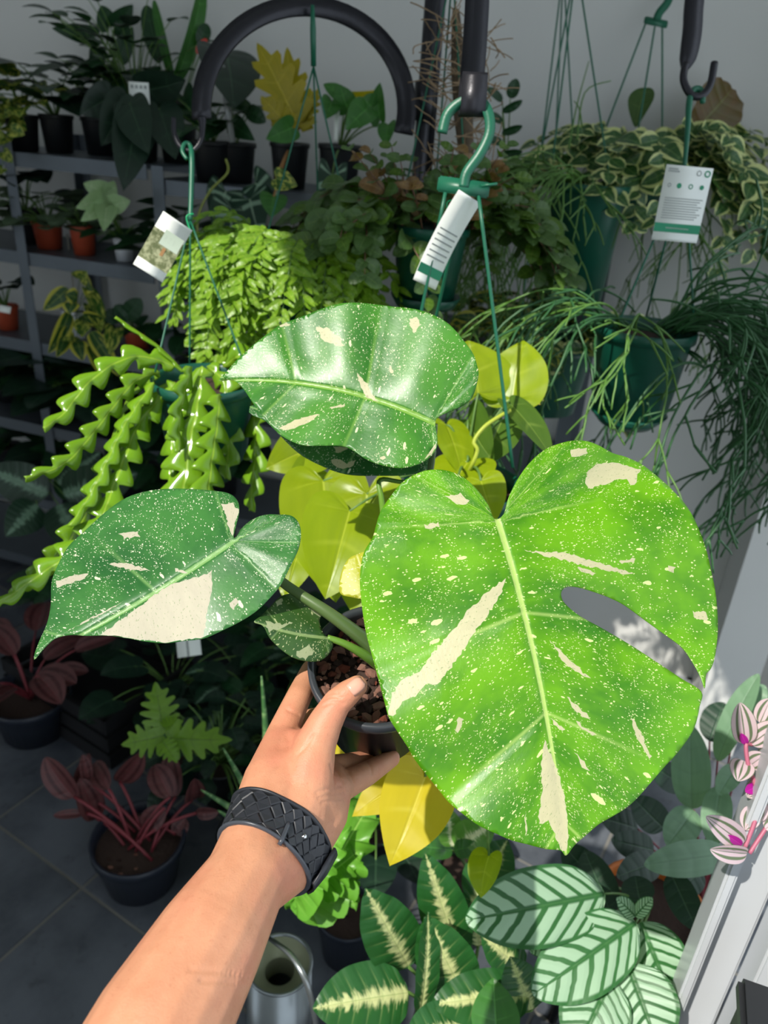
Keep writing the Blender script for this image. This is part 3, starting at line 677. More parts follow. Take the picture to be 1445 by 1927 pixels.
def bpt(ang, w, off):
    "point on the band: angle round the wrist, w across (-.5..2.5), height above skin"
    fi = (ang / (2 * math.pi) * NA) % NA; i0 = int(fi); t = fi - i0; jf = max(0, min(3.999, (w + .5) * 4)); j0 = int(jf); s = jf - j0
    g = lambda i, j: sm_[i % NA][min(j, 4)]
    rr = (g(i0, j0) * (1 - s) + g(i0, j0 + 1) * s) * (1 - t) + (g(i0 + 1, j0) * (1 - s) + g(i0 + 1, j0 + 1) * s) * t
    d = bx * math.cos(ang) + by * math.sin(ang); return wc + wax * (w * BW) + d * (rr + off)
def bandring(w0, w1, o0, o1, bulge=0, n=NA):
    V, Fc = [], []
    for i in range(n):
        a = 2 * math.pi * i / n
        V += [bpt(a, w0, o0), bpt(a, w0, o1), bpt(a, (w0 + w1) / 2, o1 + bulge), bpt(a, w1, o1), bpt(a, w1, o0)]
    for i in range(n):
        for k in range(4): Fc.append((i * 5 + k, i * 5 + k + 1, ((i + 1) % n) * 5 + k + 1, ((i + 1) % n) * 5 + k))
    return V, Fc
mk('band_lining', bandring(-.46, .46, .0004, .0012), M_HOLE, wb)
mk('band_edge', bandring(-.5, -.43, .0003, .0028, .0005), M_BANDE, wb); mk('band_edge', bandring(.43, .5, .0003, .0028, .0005), M_BAND, wb)
CIR = 2 * math.pi * .030; nd = 22
for i in range(nd):
    for j in range(4):
        a = 2 * math.pi * (i + (.5 if j % 2 else 0)) / nd; w = (j - 1.5) * .235
        ca = [(-.62, -.02), (-.1, -.62), (.62, .02), (.1, .62)] if (i + j // 2) % 2 else [(-.62, .02), (.1, -.62), (.62, -.02), (-.1, .62)]
        da, dw = 2 * math.pi / nd * .86, .235 * 1.45; V = []
        for lay, sc_ in ((.0008, 1.0), (.0022, 1.0), (.0027, .8)):
            for x, y in ca: V.append(bpt(a + x * da * sc_, max(-.44, min(.44, w + y * dw * sc_)), lay))
        Fc = [(8, 9, 10, 11)] + [(k, (k + 1) % 4, 4 + (k + 1) % 4, 4 + k) for k in range(4)] + [(4 + k, 4 + (k + 1) % 4, 8 + (k + 1) % 4, 8 + k) for k in range(4)]
        mk('woven_strip', (V, Fc), M_BAND, wb, smooth=False)
def bang(px, py):
    "angle round the wrist that faces the given picture position"
    best = min(range(360), key=lambda k: (lambda q: (q[0] - px) ** 2 + (q[1] - py) ** 2 + (1e5 if (bpt(R(k), 0, .003) - wc).dot(EYE - wc) < 0 else 0))(proj(bpt(R(k), 0, .003)))); return R(best)
sa = bang(562, 1583); sp_ = bpt(sa, .0, .0028); sn = (sp_ - wc).normalized()
mk('stud', lathe([(0.0001, .0022), (.0012, .002), (.0018, .001), (.0018, -.001)], 14, sn, sp_), M_STEEL, wb)
la = bang(598, 1640); V, Fc = [], []
for i in range(9):
    a = la - .1 + .6 * i / 8; g = 1 - max(0, (i - 5) / 3.2) ** 2
    for w in (-.5, 0, .5): V.append(bpt(a, w * g, .0042 + .0012 * math.sin(i * .8)))
for i in range(8):
    for k in range(2): Fc.append((i * 3 + k, i * 3 + k + 1, i * 3 + k + 4, i * 3 + k + 3))
o = mk('strap_end', (V, Fc), M_BAND, wb); o.modifiers.new('t', 'SOLIDIFY').thickness = .0018
ka = bang(512, 1590)
mk('keeper_loop', (lambda P: tube(P, .0016, 8))([bpt(ka, w, .0032 if abs(w) < .55 else .0012) for w in [x / 10 for x in range(-6, 1)]]), M_BANDE, wb)
# ================================================================ shared materials and builders for the shop's plants
M_GPOT = plain('dark_green_plastic', lin(20, 84, 66), .32, noise=.2, nscale=20); M_GHOOK = plain('green_moulded_plastic', lin(24, 100, 74), .4, noise=.2, nscale=40)
M_BPOT = plain('black_nursery_plastic', lin(30, 32, 35), .45, noise=.2, nscale=30); M_NPOT = plain('dark_blue_black_plastic', lin(36, 42, 54), .4, noise=.2)
M_TPOT = plain('terracotta_plastic', lin(176, 74, 46), .5, noise=.3, nscale=25); M_OPOT = plain('orange_clay', lin(206, 112, 40), .6, noise=.3, nscale=30)
M_WPOT = plain('white_plastic_pot', lin(226, 228, 234), .4, noise=.1); M_IRON = plain('black_wrought_iron', lin(44, 44, 50), .35, .4, noise=.35, nscale=60, bump=.15)
M_GALV = plain('galvanised_steel', lin(108, 116, 124), .45, .5, noise=.35, nscale=14); M_TWINE = plain('green_tie', lin(20, 160, 100), .4)
M_PAPER = plain('white_card', lin(232, 236, 230), .6); M_GPRINT = plain('green_print', lin(24, 138, 98), .6); M_GREYP = plain('grey_print', lin(150, 156, 152), .6); M_LEATH = plain('black_tray', lin(28, 28, 30), .5)
M_SALV = plain('satin_zinc', lin(150, 156, 158), .3, .8, noise=.2, nscale=18); M_CANIN = plain('aged_zinc_inside', lin(150, 154, 124), .45, .35, noise=.4, nscale=14)
M_STEMG = plain('thin_green_stem', lin(92, 128, 58), .5, noise=.2); M_STEMB = plain('brown_stem', lin(120, 86, 66), .6, noise=.3); M_STEMR = plain('red_stem', lin(130, 50, 58), .5, noise=.2)
M_STICK = plain('pale_wood_stake', lin(178, 174, 160), .7, noise=.2)
def potv(c, r, h, b=.76, axis=None, lip=.06):
    k = b * r
    return lathe([(.0005, -h), (k, -h), (r * .93, -r * .22), (r * .94, -r * .2), (r, -r * .19), (r, 0), (r * .97, .001), (r * .92, -.002), (r * .90, -r * .2), (k * .93, -h + .004), (.0005, -h + .004)], 30, axis, c)
def pot(th, c, r, h, mat, soil=True, name='pot'):
    mk(name, potv(c, r, h), mat, th)
    if soil: mk('potting_mix', lathe([(.0005, -r * .24), (r * .5, -r * .25), (r * .9, -r * .27)], 20, None, c), M_SOIL, th)
def strands(th, a, ends, r=.0016, mat=None):
    for e in ends: mk('hanger_strand', tube(curve3(a, e, 0, 6), r, 6), mat or M_GHOOK, th)
def rimp(c, r, ang): return Vector(c) + Vector((math.cos(ang), math.sin(ang), 0)) * r
def fall(p, v, L, step=.012, g=1.6, jit=.15, rg=rnd, drag=.0):
    "a stem that leaves p along v and bends down under its weight"
    P = [Vector(p)]; d = Vector(v).normalized(); s = 0
    while s < L:
        d = d + Vector((rg.uniform(-jit, jit), rg.uniform(-jit, jit), -g * step * 13)) * .5
        d.normalize(); P.append(P[-1] + d * step); s += step
    return P
def trailer(th, c, r, n, Ls, meshes, size, step, az=(0, 360), pair=True, stem=None, seed=1, g=1.6, rise=.6, out=1.0, srad=.0011, limit=280, leafdown=.3, rz=0.0, items=None, angs=None):
    rg = random.Random(seed); items = [] if items is None else items; Vs = []
    for i in range(n):
        a = R(rg.uniform(*az)) if angs is None else R(rg.choice(angs) + rg.uniform(-12, 12)); rr = r * math.sqrt(rg.uniform(.15, 1)); o = Vector((math.cos(a), math.sin(a), 0))
        p = Vector(c) + o * rr + UZ * rz; P = fall(p, o * out * rg.uniform(.5, 1.1) + UZ * rise * rg.uniform(.6, 1.5), rg.uniform(*Ls), step, g, .22, rg)
        mk('stem', tube(P, [srad * 1.3, srad * .7], 5), stem or M_STEMG, th)
        for k in range(1, len(P)):
            t = (P[k] - P[k - 1]).normalized(); sd = t.cross(UZ); sd = sd.normalized() if sd.length > .05 else Vector((math.cos(a + 1.5), math.sin(a + 1.5), 0))
            if k % 2: sd = (sd + o * .9 * rg.choice((-1, 1))).normalized()
            for sg in ((1, -1) if pair else ((1,) if k % 2 else (-1,))):
                d = sd * sg + t * .45 + o * .25 + Vector((rg.uniform(-.3, .3), rg.uniform(-.3, .3), rg.uniform(-.3, .3) - leafdown + .1))
                s = size * rg.uniform(.7, 1.2) * (1 if k < len(P) - 3 else .7)
                items.append((rg.choice(meshes), frame(d, (UZ * .45 + o * .5 - FWD * .9 + Vector((rg.uniform(-.4, .4), rg.uniform(-.4, .4), rg.uniform(-.4, .4)))), P[k], s, s, s)))
    foliage(th, items, limit=limit); return items
def rosette(th, base, n, plen, meshes, size, tilt=(25, 75), seed=1, petr=.0018, pmat=None, az=(0, 360), droop=.5, up=0.0, limit=280, stalks=True):
    rg = random.Random(seed); items = []
    for i in range(n):
        a = R(az[0] + (az[1] - az[0]) * ((i * .618 + rg.uniform(0, .15)) % 1)); t = R(rg.uniform(*tilt)); o = Vector((math.cos(a), math.sin(a), 0))
        d = o * math.sin(t) + UZ * math.cos(t); L = plen * rg.uniform(.55, 1.1)
        e = Vector(base) + d * L + o * (.15 * L) + UZ * up
        P = curve3(base, e, 0, 6, k=.5); P = [p + UZ * (.15 * L * math.sin(math.pi * j / 6)) for j, p in enumerate(P)]
        dd = o * 1.0 + UZ * (.35 - droop * rg.uniform(.4, 1.3)); s = size * rg.uniform(.75, 1.15)
        lf_ = inst('leaf', rg.choice(meshes), th, frame(dd, UZ + o * .4 - FWD * .25, e, s, s, s))
        if stalks: mk('leaf_stalk', tube(P, [petr * 1.3, petr * .8], 6), pmat or M_STEMG, lf_)
def leaves_px(th, L, stalk_to=None, pmat=None, petr=.0018, sag=.02, name='leaf'):
    "L: (mesh, base px, tip px, depth base, depth tip, width px, roll)"
    for q in L:
        me, b, t, d0, d1, w, ro = q[:7]
        lf_ = inst(name, me, th, lpx(me, b, t, d0, d1, w, ro))
        if stalk_to is not None:
            p = at(*b, d0); mk('leaf_stalk', tube(curve3(p, stalk_to, sag, 8), [petr * .7, petr], 7), pmat or M_STEMG, lf_)
# ---------------------------------------------------------------- leaf materials and meshes
LM_LIME = leafmat('lime_yellow_leaf', lin(170, 190, 22), lin(132, 160, 16), lin(194, 208, 66), rough=.36, trans=.42, veins=5, midw=.03)
LM_YEL = leafmat('yellow_leaf', lin(226, 206, 40), lin(208, 190, 30), lin(236, 222, 90), rough=.4, trans=.4, veins=5, midw=.03)
LM_OLIVE = leafmat('olive_green_leaf', lin(96, 132, 44), lin(70, 104, 34), lin(150, 176, 80), trans=.35, veins=5, midw=.03)
LM_HOYA = leafmat('bright_green_small_leaf', lin(140, 180, 48), lin(104, 150, 34), lin(190, 210, 90), trans=.3, veins=3)
LM_DHOY = leafmat('dull_green_hoya_leaf', lin(88, 120, 58), lin(58, 90, 44), lin(110, 140, 74), trans=.25, veins=4, rough=.45)
LM_VHOY = leafmat('cream_edged_green_leaf', lin(66, 106, 56), lin(50, 88, 46), lin(120, 150, 90), 'margin', lin(200, 206, 140), trans=.25, veins=4, pn=2)
LM_CAL = leafmat('silver_striped_prayer_leaf', lin(56, 118, 58), lin(44, 100, 50), lin(90, 140, 80), 'stripe', lin(164, 198, 166), trans=.25, pn=13, veins=13, midw=.035, strength=.3, rough=.45)
LM_CTN = leafmat('pale_silver_green_leaf', lin(130, 166, 132), lin(104, 140, 110), lin(92, 124, 96), trans=.25, veins=6, strength=.6, rough=.45)
LM_CTD = leafmat('dark_prayer_leaf', lin(42, 72, 52), lin(30, 56, 42), lin(70, 100, 74), trans=.2, veins=7, rough=.45)
LM_DIEF = leafmat('dark_leaf_with_cream_centre', lin(44, 104, 44), lin(30, 82, 36), lin(160, 180, 110), 'centre', lin(206, 212, 150), trans=.2, veins=12, midw=.02, rough=.4)
LM_GRN = leafmat('plain_green_leaf', lin(70, 130, 52), lin(48, 104, 40), trans=.25, veins=6)
LM_DGR = leafmat('deep_green_leaf', lin(34, 76, 40), lin(22, 56, 30), trans=.2, veins=6, rough=.4)
LM_BGR = leafmat('blackish_green_leaf', lin(28, 54, 38), lin(20, 42, 30), lin(50, 80, 56), trans=.12, veins=6, rough=.42)
LM_POTH = leafmat('yellow_marbled_pothos_leaf', lin(66, 112, 40), lin(46, 88, 30), lin(150, 170, 80), 'blotch', lin(196, 198, 92), trans=.25, pn=7)
LM_RED = leafmat('dark_red_leaf', lin(84, 36, 38), lin(54, 30, 32), lin(120, 56, 60), 'bands', lin(100, 58, 58), trans=.15, veins=6, rough=.5)
LM_TRAD = leafmat('pink_striped_leaf', lin(120, 136, 104), lin(104, 122, 92), lin(96, 118, 84), 'bands', lin(226, 200, 212), trans=.3, veins=1, rough=.4, strength=.7)
LM_MAG = leafmat('magenta_leaf_underside', lin(196, 30, 170), lin(170, 24, 150), trans=.3, veins=1)
LM_SYN = leafmat('pale_mint_leaf', lin(182, 210, 156), lin(150, 188, 130), lin(200, 220, 176), trans=.25, veins=4)
LM_CREST = leafmat('crinkled_bright_green_leaf', lin(122, 186, 62), lin(86, 152, 44), lin(160, 206, 100), trans=.3, veins=14, rough=.35, midw=.06)
LM_LACY = leafmat('yellow_green_lobed_leaf', lin(124, 164, 44), lin(92, 136, 36), lin(80, 110, 40), trans=.3, veins=5)
LM_ALO = leafmat('pale_veined_dark_leaf', lin(30, 66, 46), lin(24, 52, 38), lin(150, 176, 150), 'net', lin(130, 160, 136), trans=.15, veins=5, midw=.07)
LM_FUZZ = leafmat('grey_green_round_leaf', lin(92, 112, 84), lin(70, 92, 66), trans=.15, veins=4, rough=.7)
LM_YTREE = leafmat('golden_jagged_leaf', lin(196, 174, 40), lin(150, 150, 36), lin(206, 190, 70), trans=.35, veins=6)
LM_WCEN = leafmat('white_centred_leaf', lin(110, 160, 70), lin(80, 136, 50), lin(220, 226, 180), 'centre', lin(232, 234, 200), trans=.3, veins=6)
LM_YED = leafmat('gold_edged_green_leaf', lin(56, 96, 44), lin(42, 78, 36), lin(150, 166, 80), 'margin', lin(190, 186, 70), trans=.25, veins=4, pn=2)
b_lime = B('lime_heart', LM_LIME, 'heart', fold=.10, curl=.35, quilt=.012, nv=5, m=5, sub=3); b_lime2 = B('lime_heart_flat', LM_LIME, 'heart', w=.95, fold=.22, curl=.6, m=5, sub=3)
b_yel = B('yellow_heart', LM_YEL, 'heart', w=.95, fold=.16, curl=.45, tipcurl=1.2, m=5, sub=3); b_olive = B('olive_heart', LM_OLIVE, 'heart', fold=.15, curl=.4, m=4)
b_hoya = [B('hoya_blade_%d' % k, LM_HOYA, 'lance', w=1.15, fold=.25, curl=c, m=2, sub=1) for k, c in enumerate((.3, .8, -.3))]
b_dhoy = [B('dark_hoya_blade_%d' % k, LM_DHOY, 'elliptic', w=1.35, fold=.2, curl=c, m=2, sub=1) for k, c in enumerate((.3, .9))] + [B('pale_hoya_blade', LM_OLIVE, 'elliptic', w=1.2, fold=.2, curl=.5, m=2, sub=1)]
b_shoot = B('brown_shoot_blade', leafmat('brownish_new_leaf', lin(150, 122, 74), lin(120, 84, 60), trans=.3, veins=3), 'elliptic', w=1.2, fold=.3, curl=1.2, m=2, sub=1)
b_vhoy = [B('edged_blade_%d' % k, LM_VHOY, 'ovate', w=1.15, fold=.15, curl=c, m=3, sub=1) for k, c in enumerate((.2, .8, -.3))]
b_vsml = [B('edged_small_blade_%d' % k, LM_YED, 'ovate', w=1.0, fold=.15, curl=c, m=3, sub=1) for k, c in enumerate((.3, .8))]
b_cal = B('striped_blade', LM_CAL, 'elliptic', w=1.05, fold=.04, curl=.3, wave=.012, wf=4, m=8, sub=5, slant=1.1); b_ctn = B('pale_blade', LM_CTN, 'elliptic', w=.9, fold=.12, curl=.4, m=4, sub=3); b_ctd = B('dark_prayer_blade', LM_CTD, 'elliptic', w=.95, fold=.1, curl=.4, m=4, sub=2)
b_dief = B('dieffenbachia_blade', LM_DIEF, 'broad', w=.85, fold=.12, curl=.4, wave=.01, m=5, sub=4); b_grn = B('green_ovate', LM_GRN, 'ovate', fold=.2, curl=.5); b_dgr = B('deep_green_heart', LM_DGR, 'heartlong', fold=.15, curl=.6); b_dgo = B('deep_green_oval', LM_DGR, 'elliptic', w=1.2, fold=.2, curl=.6); b_bgr = B('blackish_heart', LM_BGR, 'heart', fold=.1, curl=.5)
b_poth = [B('pothos_blade_%d' % k, LM_POTH, 'heart', w=.95, fold=.25, curl=c) for k, c in enumerate((.3, .8))]; b_gpoth = B('green_pothos', LM_GRN, 'heart', fold=.25, curl=.6)
b_red = B('red_blade', LM_RED, 'elliptic', w=1.1, fold=.3, curl=.5, m=4); b_trad = B('trad_blade', LM_TRAD, 'elliptic', w=1.25, fold=.35, curl=.3, m=4); b_mag = B('magenta_blade', LM_MAG, 'elliptic', w=1.1, fold=.3, curl=.3)
b_syn = B('mint_arrow', LM_SYN, 'arrow', w=1.2, fold=.15, curl=.5); b_crest = B('crinkled_blade', LM_CREST, 'wavy', w=.62, fold=.2, curl=.8, wave=.05, wf=7, sub=3, m=5); b_lacy = B('lobed_blade', LM_LACY, 'lobed', w=.95, fold=.1, curl=.4, sub=3)
b_alo = B('veined_arrow', LM_ALO, 'arrow', w=1.3, fold=.1, curl=.4); b_fuzz = B('round_blade', LM_FUZZ, 'round', fold=.1, curl=.5); b_ytree = B('jagged_blade', LM_YTREE, 'lobed', w=.7, fold=.2, curl=.4, sub=1); b_strap = B('green_strap', LM_GRN, 'strap', w=1.6, fold=.3, curl=.7)
b_wcen = B('white_centre_blade', LM_WCEN, 'ovate', w=.9, fold=.3, curl=.4); b_dkst = B('dark_striped', LM_CTD, 'ovate', w=1.0, fold=.1, curl=.5); b_bush = B('small_dark_oval', LM_BGR, 'ovate', w=1.1, fold=.15, curl=.6, m=2, sub=1); b_dgs = B('small_deep_green', LM_DGR, 'ovate', w=1.1, fold=.15, curl=.6, m=2, sub=1)
# ================================================================ the wrought iron stand
PX, PD = at(803, 130, 1.34), 1.34
st = thing('plant_stand', 'black wrought-iron stand whose arched arms carry the hanging baskets', 'plant stand', (PX.x, PX.y, 0))
mk('pole', tube([(PX.x, PX.y, .004), (PX.x, PX.y, 2.12)], .0125, 14), M_IRON, st)
mk('foot', lathe([(.0005, .016), (.10, .014), (.13, .006), (.13, .004), (.0005, .004)], 32, None, (PX.x, PX.y, 0)), M_IRON, st)
mk('collar', lathe([(.013, -.03), (.019, -.03), (.019, .03), (.013, .03)], 16, None, (PX.x, PX.y, PX.z - .05)), M_IRON, st)
bar2 = at(822, 60, 1.325); mk('flat_bar', ribbon([bar2 + UZ * .3, bar2 - UZ * .22], .022, .005, RGT), M_IRON, st)
ac = at(572, 204, 1.16); ar = 193 / FPX * 1.16; AP, side = [], []
for i in range(41):
    a = R(-14 + 200 * i / 40); v = RGT * math.cos(a) + UPV * math.sin(a); AP.append(at(572 + 193 * math.cos(a), 204 - 193 * math.sin(a), 1.16 + .085 * (1 + math.cos(a)))); side.append(v)
arm1 = mk('arm', ribbon(AP, [.0285, .0305, .033][::-1], .0055, side), M_IRON, st)
hk = AP[-1]; h0 = at(378, 240, 1.16)
mk('hook', tube(crom([hk, at(381, 235, 1.16), at(378, 265, 1.16), at(362, 284, 1.16), at(340, 276, 1.16), at(328, 250, 1.16), at(327, 222, 1.16)], 5), [.007, .0042, .0040, .0040, .0036], 9), M_IRON, arm1)
cp = crom([Vector((PX.x, PX.y, 2.08)), at(850, -340, 1.10), at(893, -250, 1.02), at(899, -60, 1.0), at(894, 70, 1.0), at(886, 172, .995), at(884, 208, .985), at(888, 214, .968), at(892, 180, .957), at(894, 138, .960)], 5)
mk('arm', ribbon(cp, .031, .0055, RGT), M_IRON, st)
rp = crom([Vector((PX.x, PX.y, 2.10)), at(1020, -420, 1.2), at(1230, -280, 1.2), at(1300, -60, 1.2), at(1304, 30, 1.2), at(1298, 90, 1.2), at(1289, 130, 1.2)], 6)
arm3 = mk('arm', ribbon(rp, [.0285] * 9 + [.028, .024, .009], .007, RGT), M_IRON, st)
mk('hook', tube(crom([at(1290, 120, 1.2), at(1286, 150, 1.2), at(1300, 178, 1.2), at(1320, 180, 1.2), at(1336, 160, 1.2), at(1344, 118, 1.2)], 5), .0058, 9), M_IRON, arm3)
# ================================================================ hanging baskets
def moulded_hook(th, P, w=.012, th_=.004, mat=None): mk('hanger_hook', ribbon(crom(P, 5), w, th_, RGT), mat or M_GHOOK, th)
# ---- fishbone cactus on the arch's hook
LM_FISH = leafmat('glossy_green_cactus_stem', lin(132, 178, 36), lin(104, 156, 28), lin(160, 196, 60), rough=.2, trans=.25, veins=1, midw=.12, spec=.6)
def zigzag(P, w, n, facing, thick=.0022, ph=0, seed=0, end=.35):
    "flat cactus stem with rounded teeth alternating along both edges"
    rg = random.Random(seed); P = crom(P, 10); N = len(P); V, Fc, U = [], [], []
    acc = [0]
    for i in range(1, N): acc.append(acc[-1] + (P[i] - P[i - 1]).length)
    T = acc[-1]; M = n * 14
    for i in range(M + 1):
        s = T * i / M; k = min(N - 2, max(j for j in range(N) if acc[j] <= s + 1e-9)); u = (s - acc[k]) / max(1e-9, acc[k + 1] - acc[k]); p = P[k].lerp(P[k + 1], u)
        t = (P[min(N - 1, k + 2)] - P[max(0, k - 1)]).normalized(); f = Vector(facing); f = (f - t * f.dot(t)).normalized(); x = t.cross(f)
        env = min(1, .5 + i / M * 3) * (1 - (1 - end) * max(0, (i / M - .75) / .25))
        def tooth(ph_):
            c = (i / 14 + ph_) % 1.0; return .22 + .78 * (math.sin(math.pi / 2 * c / .68) ** 1.25 if c < .68 else math.cos(math.pi / 2 * (c - .68) / .32) ** 1.6)
        a, b = tooth(ph) * w / 2 * env, tooth(ph + .5) * w / 2 * env
        for j, q in enumerate((-b, -b * .45, 0, a * .45, a)):
            V.append(p + x * q + f * ((.0025 if j == 2 else 0) - .10 * abs(q)) + t * (abs(q) * .35)); U.append((j / 4, i / M))
    for i in range(M):
        for j in range(4): Fc.append((i * 5 + j, i * 5 + j + 1, (i + 1) * 5 + j + 1, (i + 1) * 5 + j))
    return V, Fc, U
fc = at(385, 712, 1.14); fish = thing('fishbone_cactus', 'fishbone cactus with zigzag stems spilling from a green basket under the arched arm', 'potted plant', fc - UZ * .14, 'hanging baskets')
pot(fish, fc, .078, .12, M_GPOT)
FS = [([(330,690),(270,671),(220,682),(165,722),(120,778),(82,806)], 1.1, 1.02, 46, 6, 10), ([(300,700),(255,716),(215,762),(170,820),(120,872),(48,900)], 1.1, 1.0, 42, 8, -10), ([(290,720),(240,792),(205,862),(170,932),(132,990)], 1.08, 1.0, 36, 7, 25),
 ([(330,720),(268,790),(240,850),(212,920),(190,975),(140,1035),(70,1085),(-6,1140)], 1.1, .96, 58, 11, 15), ([(322,716),(262,800),(222,852),(192,905),(165,960),(120,1030),(75,1075),(20,1125)], 1.12, .99, 50, 11, -15), ([(380,690),(372,760),(358,830),(345,925),(335,1000)], 1.08, 1.02, 84, 6, 5), ([(412,742),(407,800),(398,860),(390,930),(386,990)], 1.07, 1.02, 62, 6, -25), ([(352,700),(332,780),(324,860),(318,930)], 1.1, 1.05, 56, 5, 40),
 ([(345,700),(300,655),(250,620),(217,597)], 1.1, 1.08, 12, 4, 60), ([(440,705),(470,740),(482,820),(478,900),(470,960)], 1.16, 1.12, 52, 6, 30), ([(420,690),(450,672),(478,700),(492,780)], 1.18, 1.15, 48, 4, -30), ([(360,690),(345,740),(335,800),(338,850)], 1.06, 1.03, 44, 4, -45), ([(300,705),(250,740),(222,800),(205,850)], 1.14, 1.08, 34, 5, 80), ([(390,690),(420,715),(432,775),(430,850),(425,900)], 1.16, 1.12, 50, 5, 15)]
for i, (pp, d0, d1, w, n, ro) in enumerate(FS):
    P = [at(x, y, d0 + (d1 - d0) * k / (len(pp) - 1)) for k, (x, y) in enumerate(pp)]; f = (EYE - P[2]).normalized(); ax = (P[-1] - P[0]).normalized()
    f = Quaternion(ax, R(ro)) @ f; o = mk('cactus_stem', zigzag(P, 1.12 * w / FPX * (d0 + d1) / 2, n, f, ph=i * .23, seed=i), LM_FISH, fish); o.modifiers.new('t', 'SOLIDIFY').thickness = .0022
fk = at(358, 272, 1.15); fj = at(358, 415, 1.145)
mk('hanger_hook', tube(crom([at(352, 300, 1.15), at(343, 285, 1.152), at(348, 270, 1.158), at(358, 275, 1.16), at(361, 300, 1.15), at(360, 360, 1.148), fj], 5), [.0028, .0032, .004, .0036], 8), M_GHOOK, fish)
strands(fish, fj, [at(292, 700, 1.09), at(357, 690, 1.20), at(465, 700, 1.15)])
# ---- plant tags on baskets
def tagcard(name, label, cx, cy, d, w, h, ang, tilt, front, tie=None):
    "card w x h pixels centred at cx, cy; front draws extra flat print as (name, x0, y0, x1, y1, material) in card units"
    t = thing(name, label, 'plant tag', at(cx, cy, d)); c = at(cx, cy, d); k = d / FPX
    x = (RGT * math.cos(R(ang)) - UPV * math.sin(R(ang))); n = (EYE - c).normalized(); n = (n - x * n.dot(x)).normalized(); yv = n.cross(x)
    Mx = Matrix((x, yv, n)).transposed().to_4x4() @ Matrix.Rotation(R(tilt), 4, 'Y'); Mx.translation = c
    def quad(x0, y0, x1, y1, z, bend=.0):
        V = []
        for i in range(25):
            u = y0 + (y1 - y0) * i / 24; zz = z + bend * (u * u) * 4 * h * k
            for q in (x0, x1): V.append(Mx @ Vector((q * w * k, -u * h * k, zz)))
        return V, [(2 * i, 2 * i + 1, 2 * i + 3, 2 * i + 2) for i in range(24)]
    bend = front[0]
    o = mk('card', quad(-.5, -.5, .5, .5, 0, bend), M_PAPER, t); o.modifiers.new('t', 'SOLIDIFY').thickness = .0005
    for nm, x0, y0, x1, y1, m in front[1]: mk(nm, quad(x0, y0, x1, y1, .0006 + .0005 * (nm != 'photo_print'), bend), m, t)
    if tie:
        p = at(*tie); mk('tie', tube(crom([p + RGT * .006 + UPV * .004, p - RGT * .003 - FWD * .002, p - RGT * .001 - UPV * .012, p + RGT * .003 - UPV * .02], 4), .0012, 6), M_TWINE, t)
    return t, Mx, w * k, h * k
def disc(t, Mx, cx, cy, r0, r1, m, nm='printed_icon', z=.0009):
    V, Fc = [], []
    for i in range(20):
        a = 2 * math.pi * i / 20
        for r in (r0, r1): V.append(Mx @ Vector((cx + r * math.cos(a), cy + r * math.sin(a), z)))
    for i in range(20): Fc.append((2 * i, 2 * i + 1, 2 * ((i + 1) % 20) + 1, 2 * ((i + 1) % 20)))
    mk(nm, (V, Fc), m, t)
M_PHOTO = None
def photomat():
    n = NT('plant_photo_print'); tc = n.n('ShaderNodeTexCoord').outputs['Object']
    c = n.mix(n.ss(n.noise(n.vmath('MULTIPLY', tc, (1, 1, 1)), 120, 4, .6), .4, .6), lin(104, 112, 70), lin(176, 178, 138)); return n.bsdf(c, .5)
M_PHOTO = photomat(); M_OVAL = plain('dark_oval_print', lin(70, 76, 48), .5); M_ORANGE = plain('orange_print', lin(176, 132, 84), .6)
t, Mx, w, h = tagcard('picture_tag', 'small card with a plant photo tied under the fishbone basket hook', 306, 465, 1.05, 60, 112, 33, 25, (.10, [('photo_print', -.5, -.22, .5, .34, M_PHOTO), ('text_panel', -.16, -.28, .46, -.02, plain('pale_text_panel', lin(206, 220, 200), .6))] + [('printed_line', -.08 + .14 * k, -.2, -.02 + .14 * k, -.1, M_GREYP) for k in range(3)] + [('orange_print', .02, .0, .12, .14, M_ORANGE)]), (356, 408, 1.05))
disc(t, Mx, -.0115, -.0235, .0075, .0088, M_PAPER, 'oval_frame', .0016); disc(t, Mx, -.0115, -.0235, .0003, .0075, M_OVAL, 'oval_photo', .0014)
t, Mx, w, h = tagcard('care_tag', 'white care card with a green band hanging edge-on from the centre hanger', 836, 452, 1.0, 66, 176, 29, 50, (.04, [('green_band', -.5, .30, .5, .40, M_GPRINT)] + [('printed_line', -.4, -.1 + .06 * k, .38, -.085 + .06 * k, M_GREYP) for k in range(6)]), (845, 382, .99))
t, Mx, w, h = tagcard('care_tag', 'white care card with symbols and a green band on the basket beside the wall', 1283, 385, 1.16, 92, 132, 5, 8, (.0, [('green_band', -.5, .26, .5, .38, M_GPRINT), ('heading_print', -.44, -.46, -.24, -.44, M_GREYP), ('heading_print', -.44, -.43, -.2, -.41, M_GREYP)] + [('printed_line', -.40, -.08 + .033 * k, .42 - .05 * (k % 3), -.068 + .033 * k, M_GREYP) for k in range(9)] + [('band_print', -.25, .315, .25, .33, M_PAPER)]), (1288, 318, 1.155))
for cx, cy, r0, r1, m in ((.40, .42, .022 * .6, .022, M_GPRINT), (.22, .42, .012, .018, M_GREYP), (-.15, .24, .001, .017, M_GPRINT), (.10, .24, .010, .016, M_GPRINT), (.34, .24, .001, .015, M_GPRINT), (-.36, .24, .008, .013, M_GREYP)): disc(t, Mx, cx * w, cy * h, r0 * .22, r1 * .22, m)
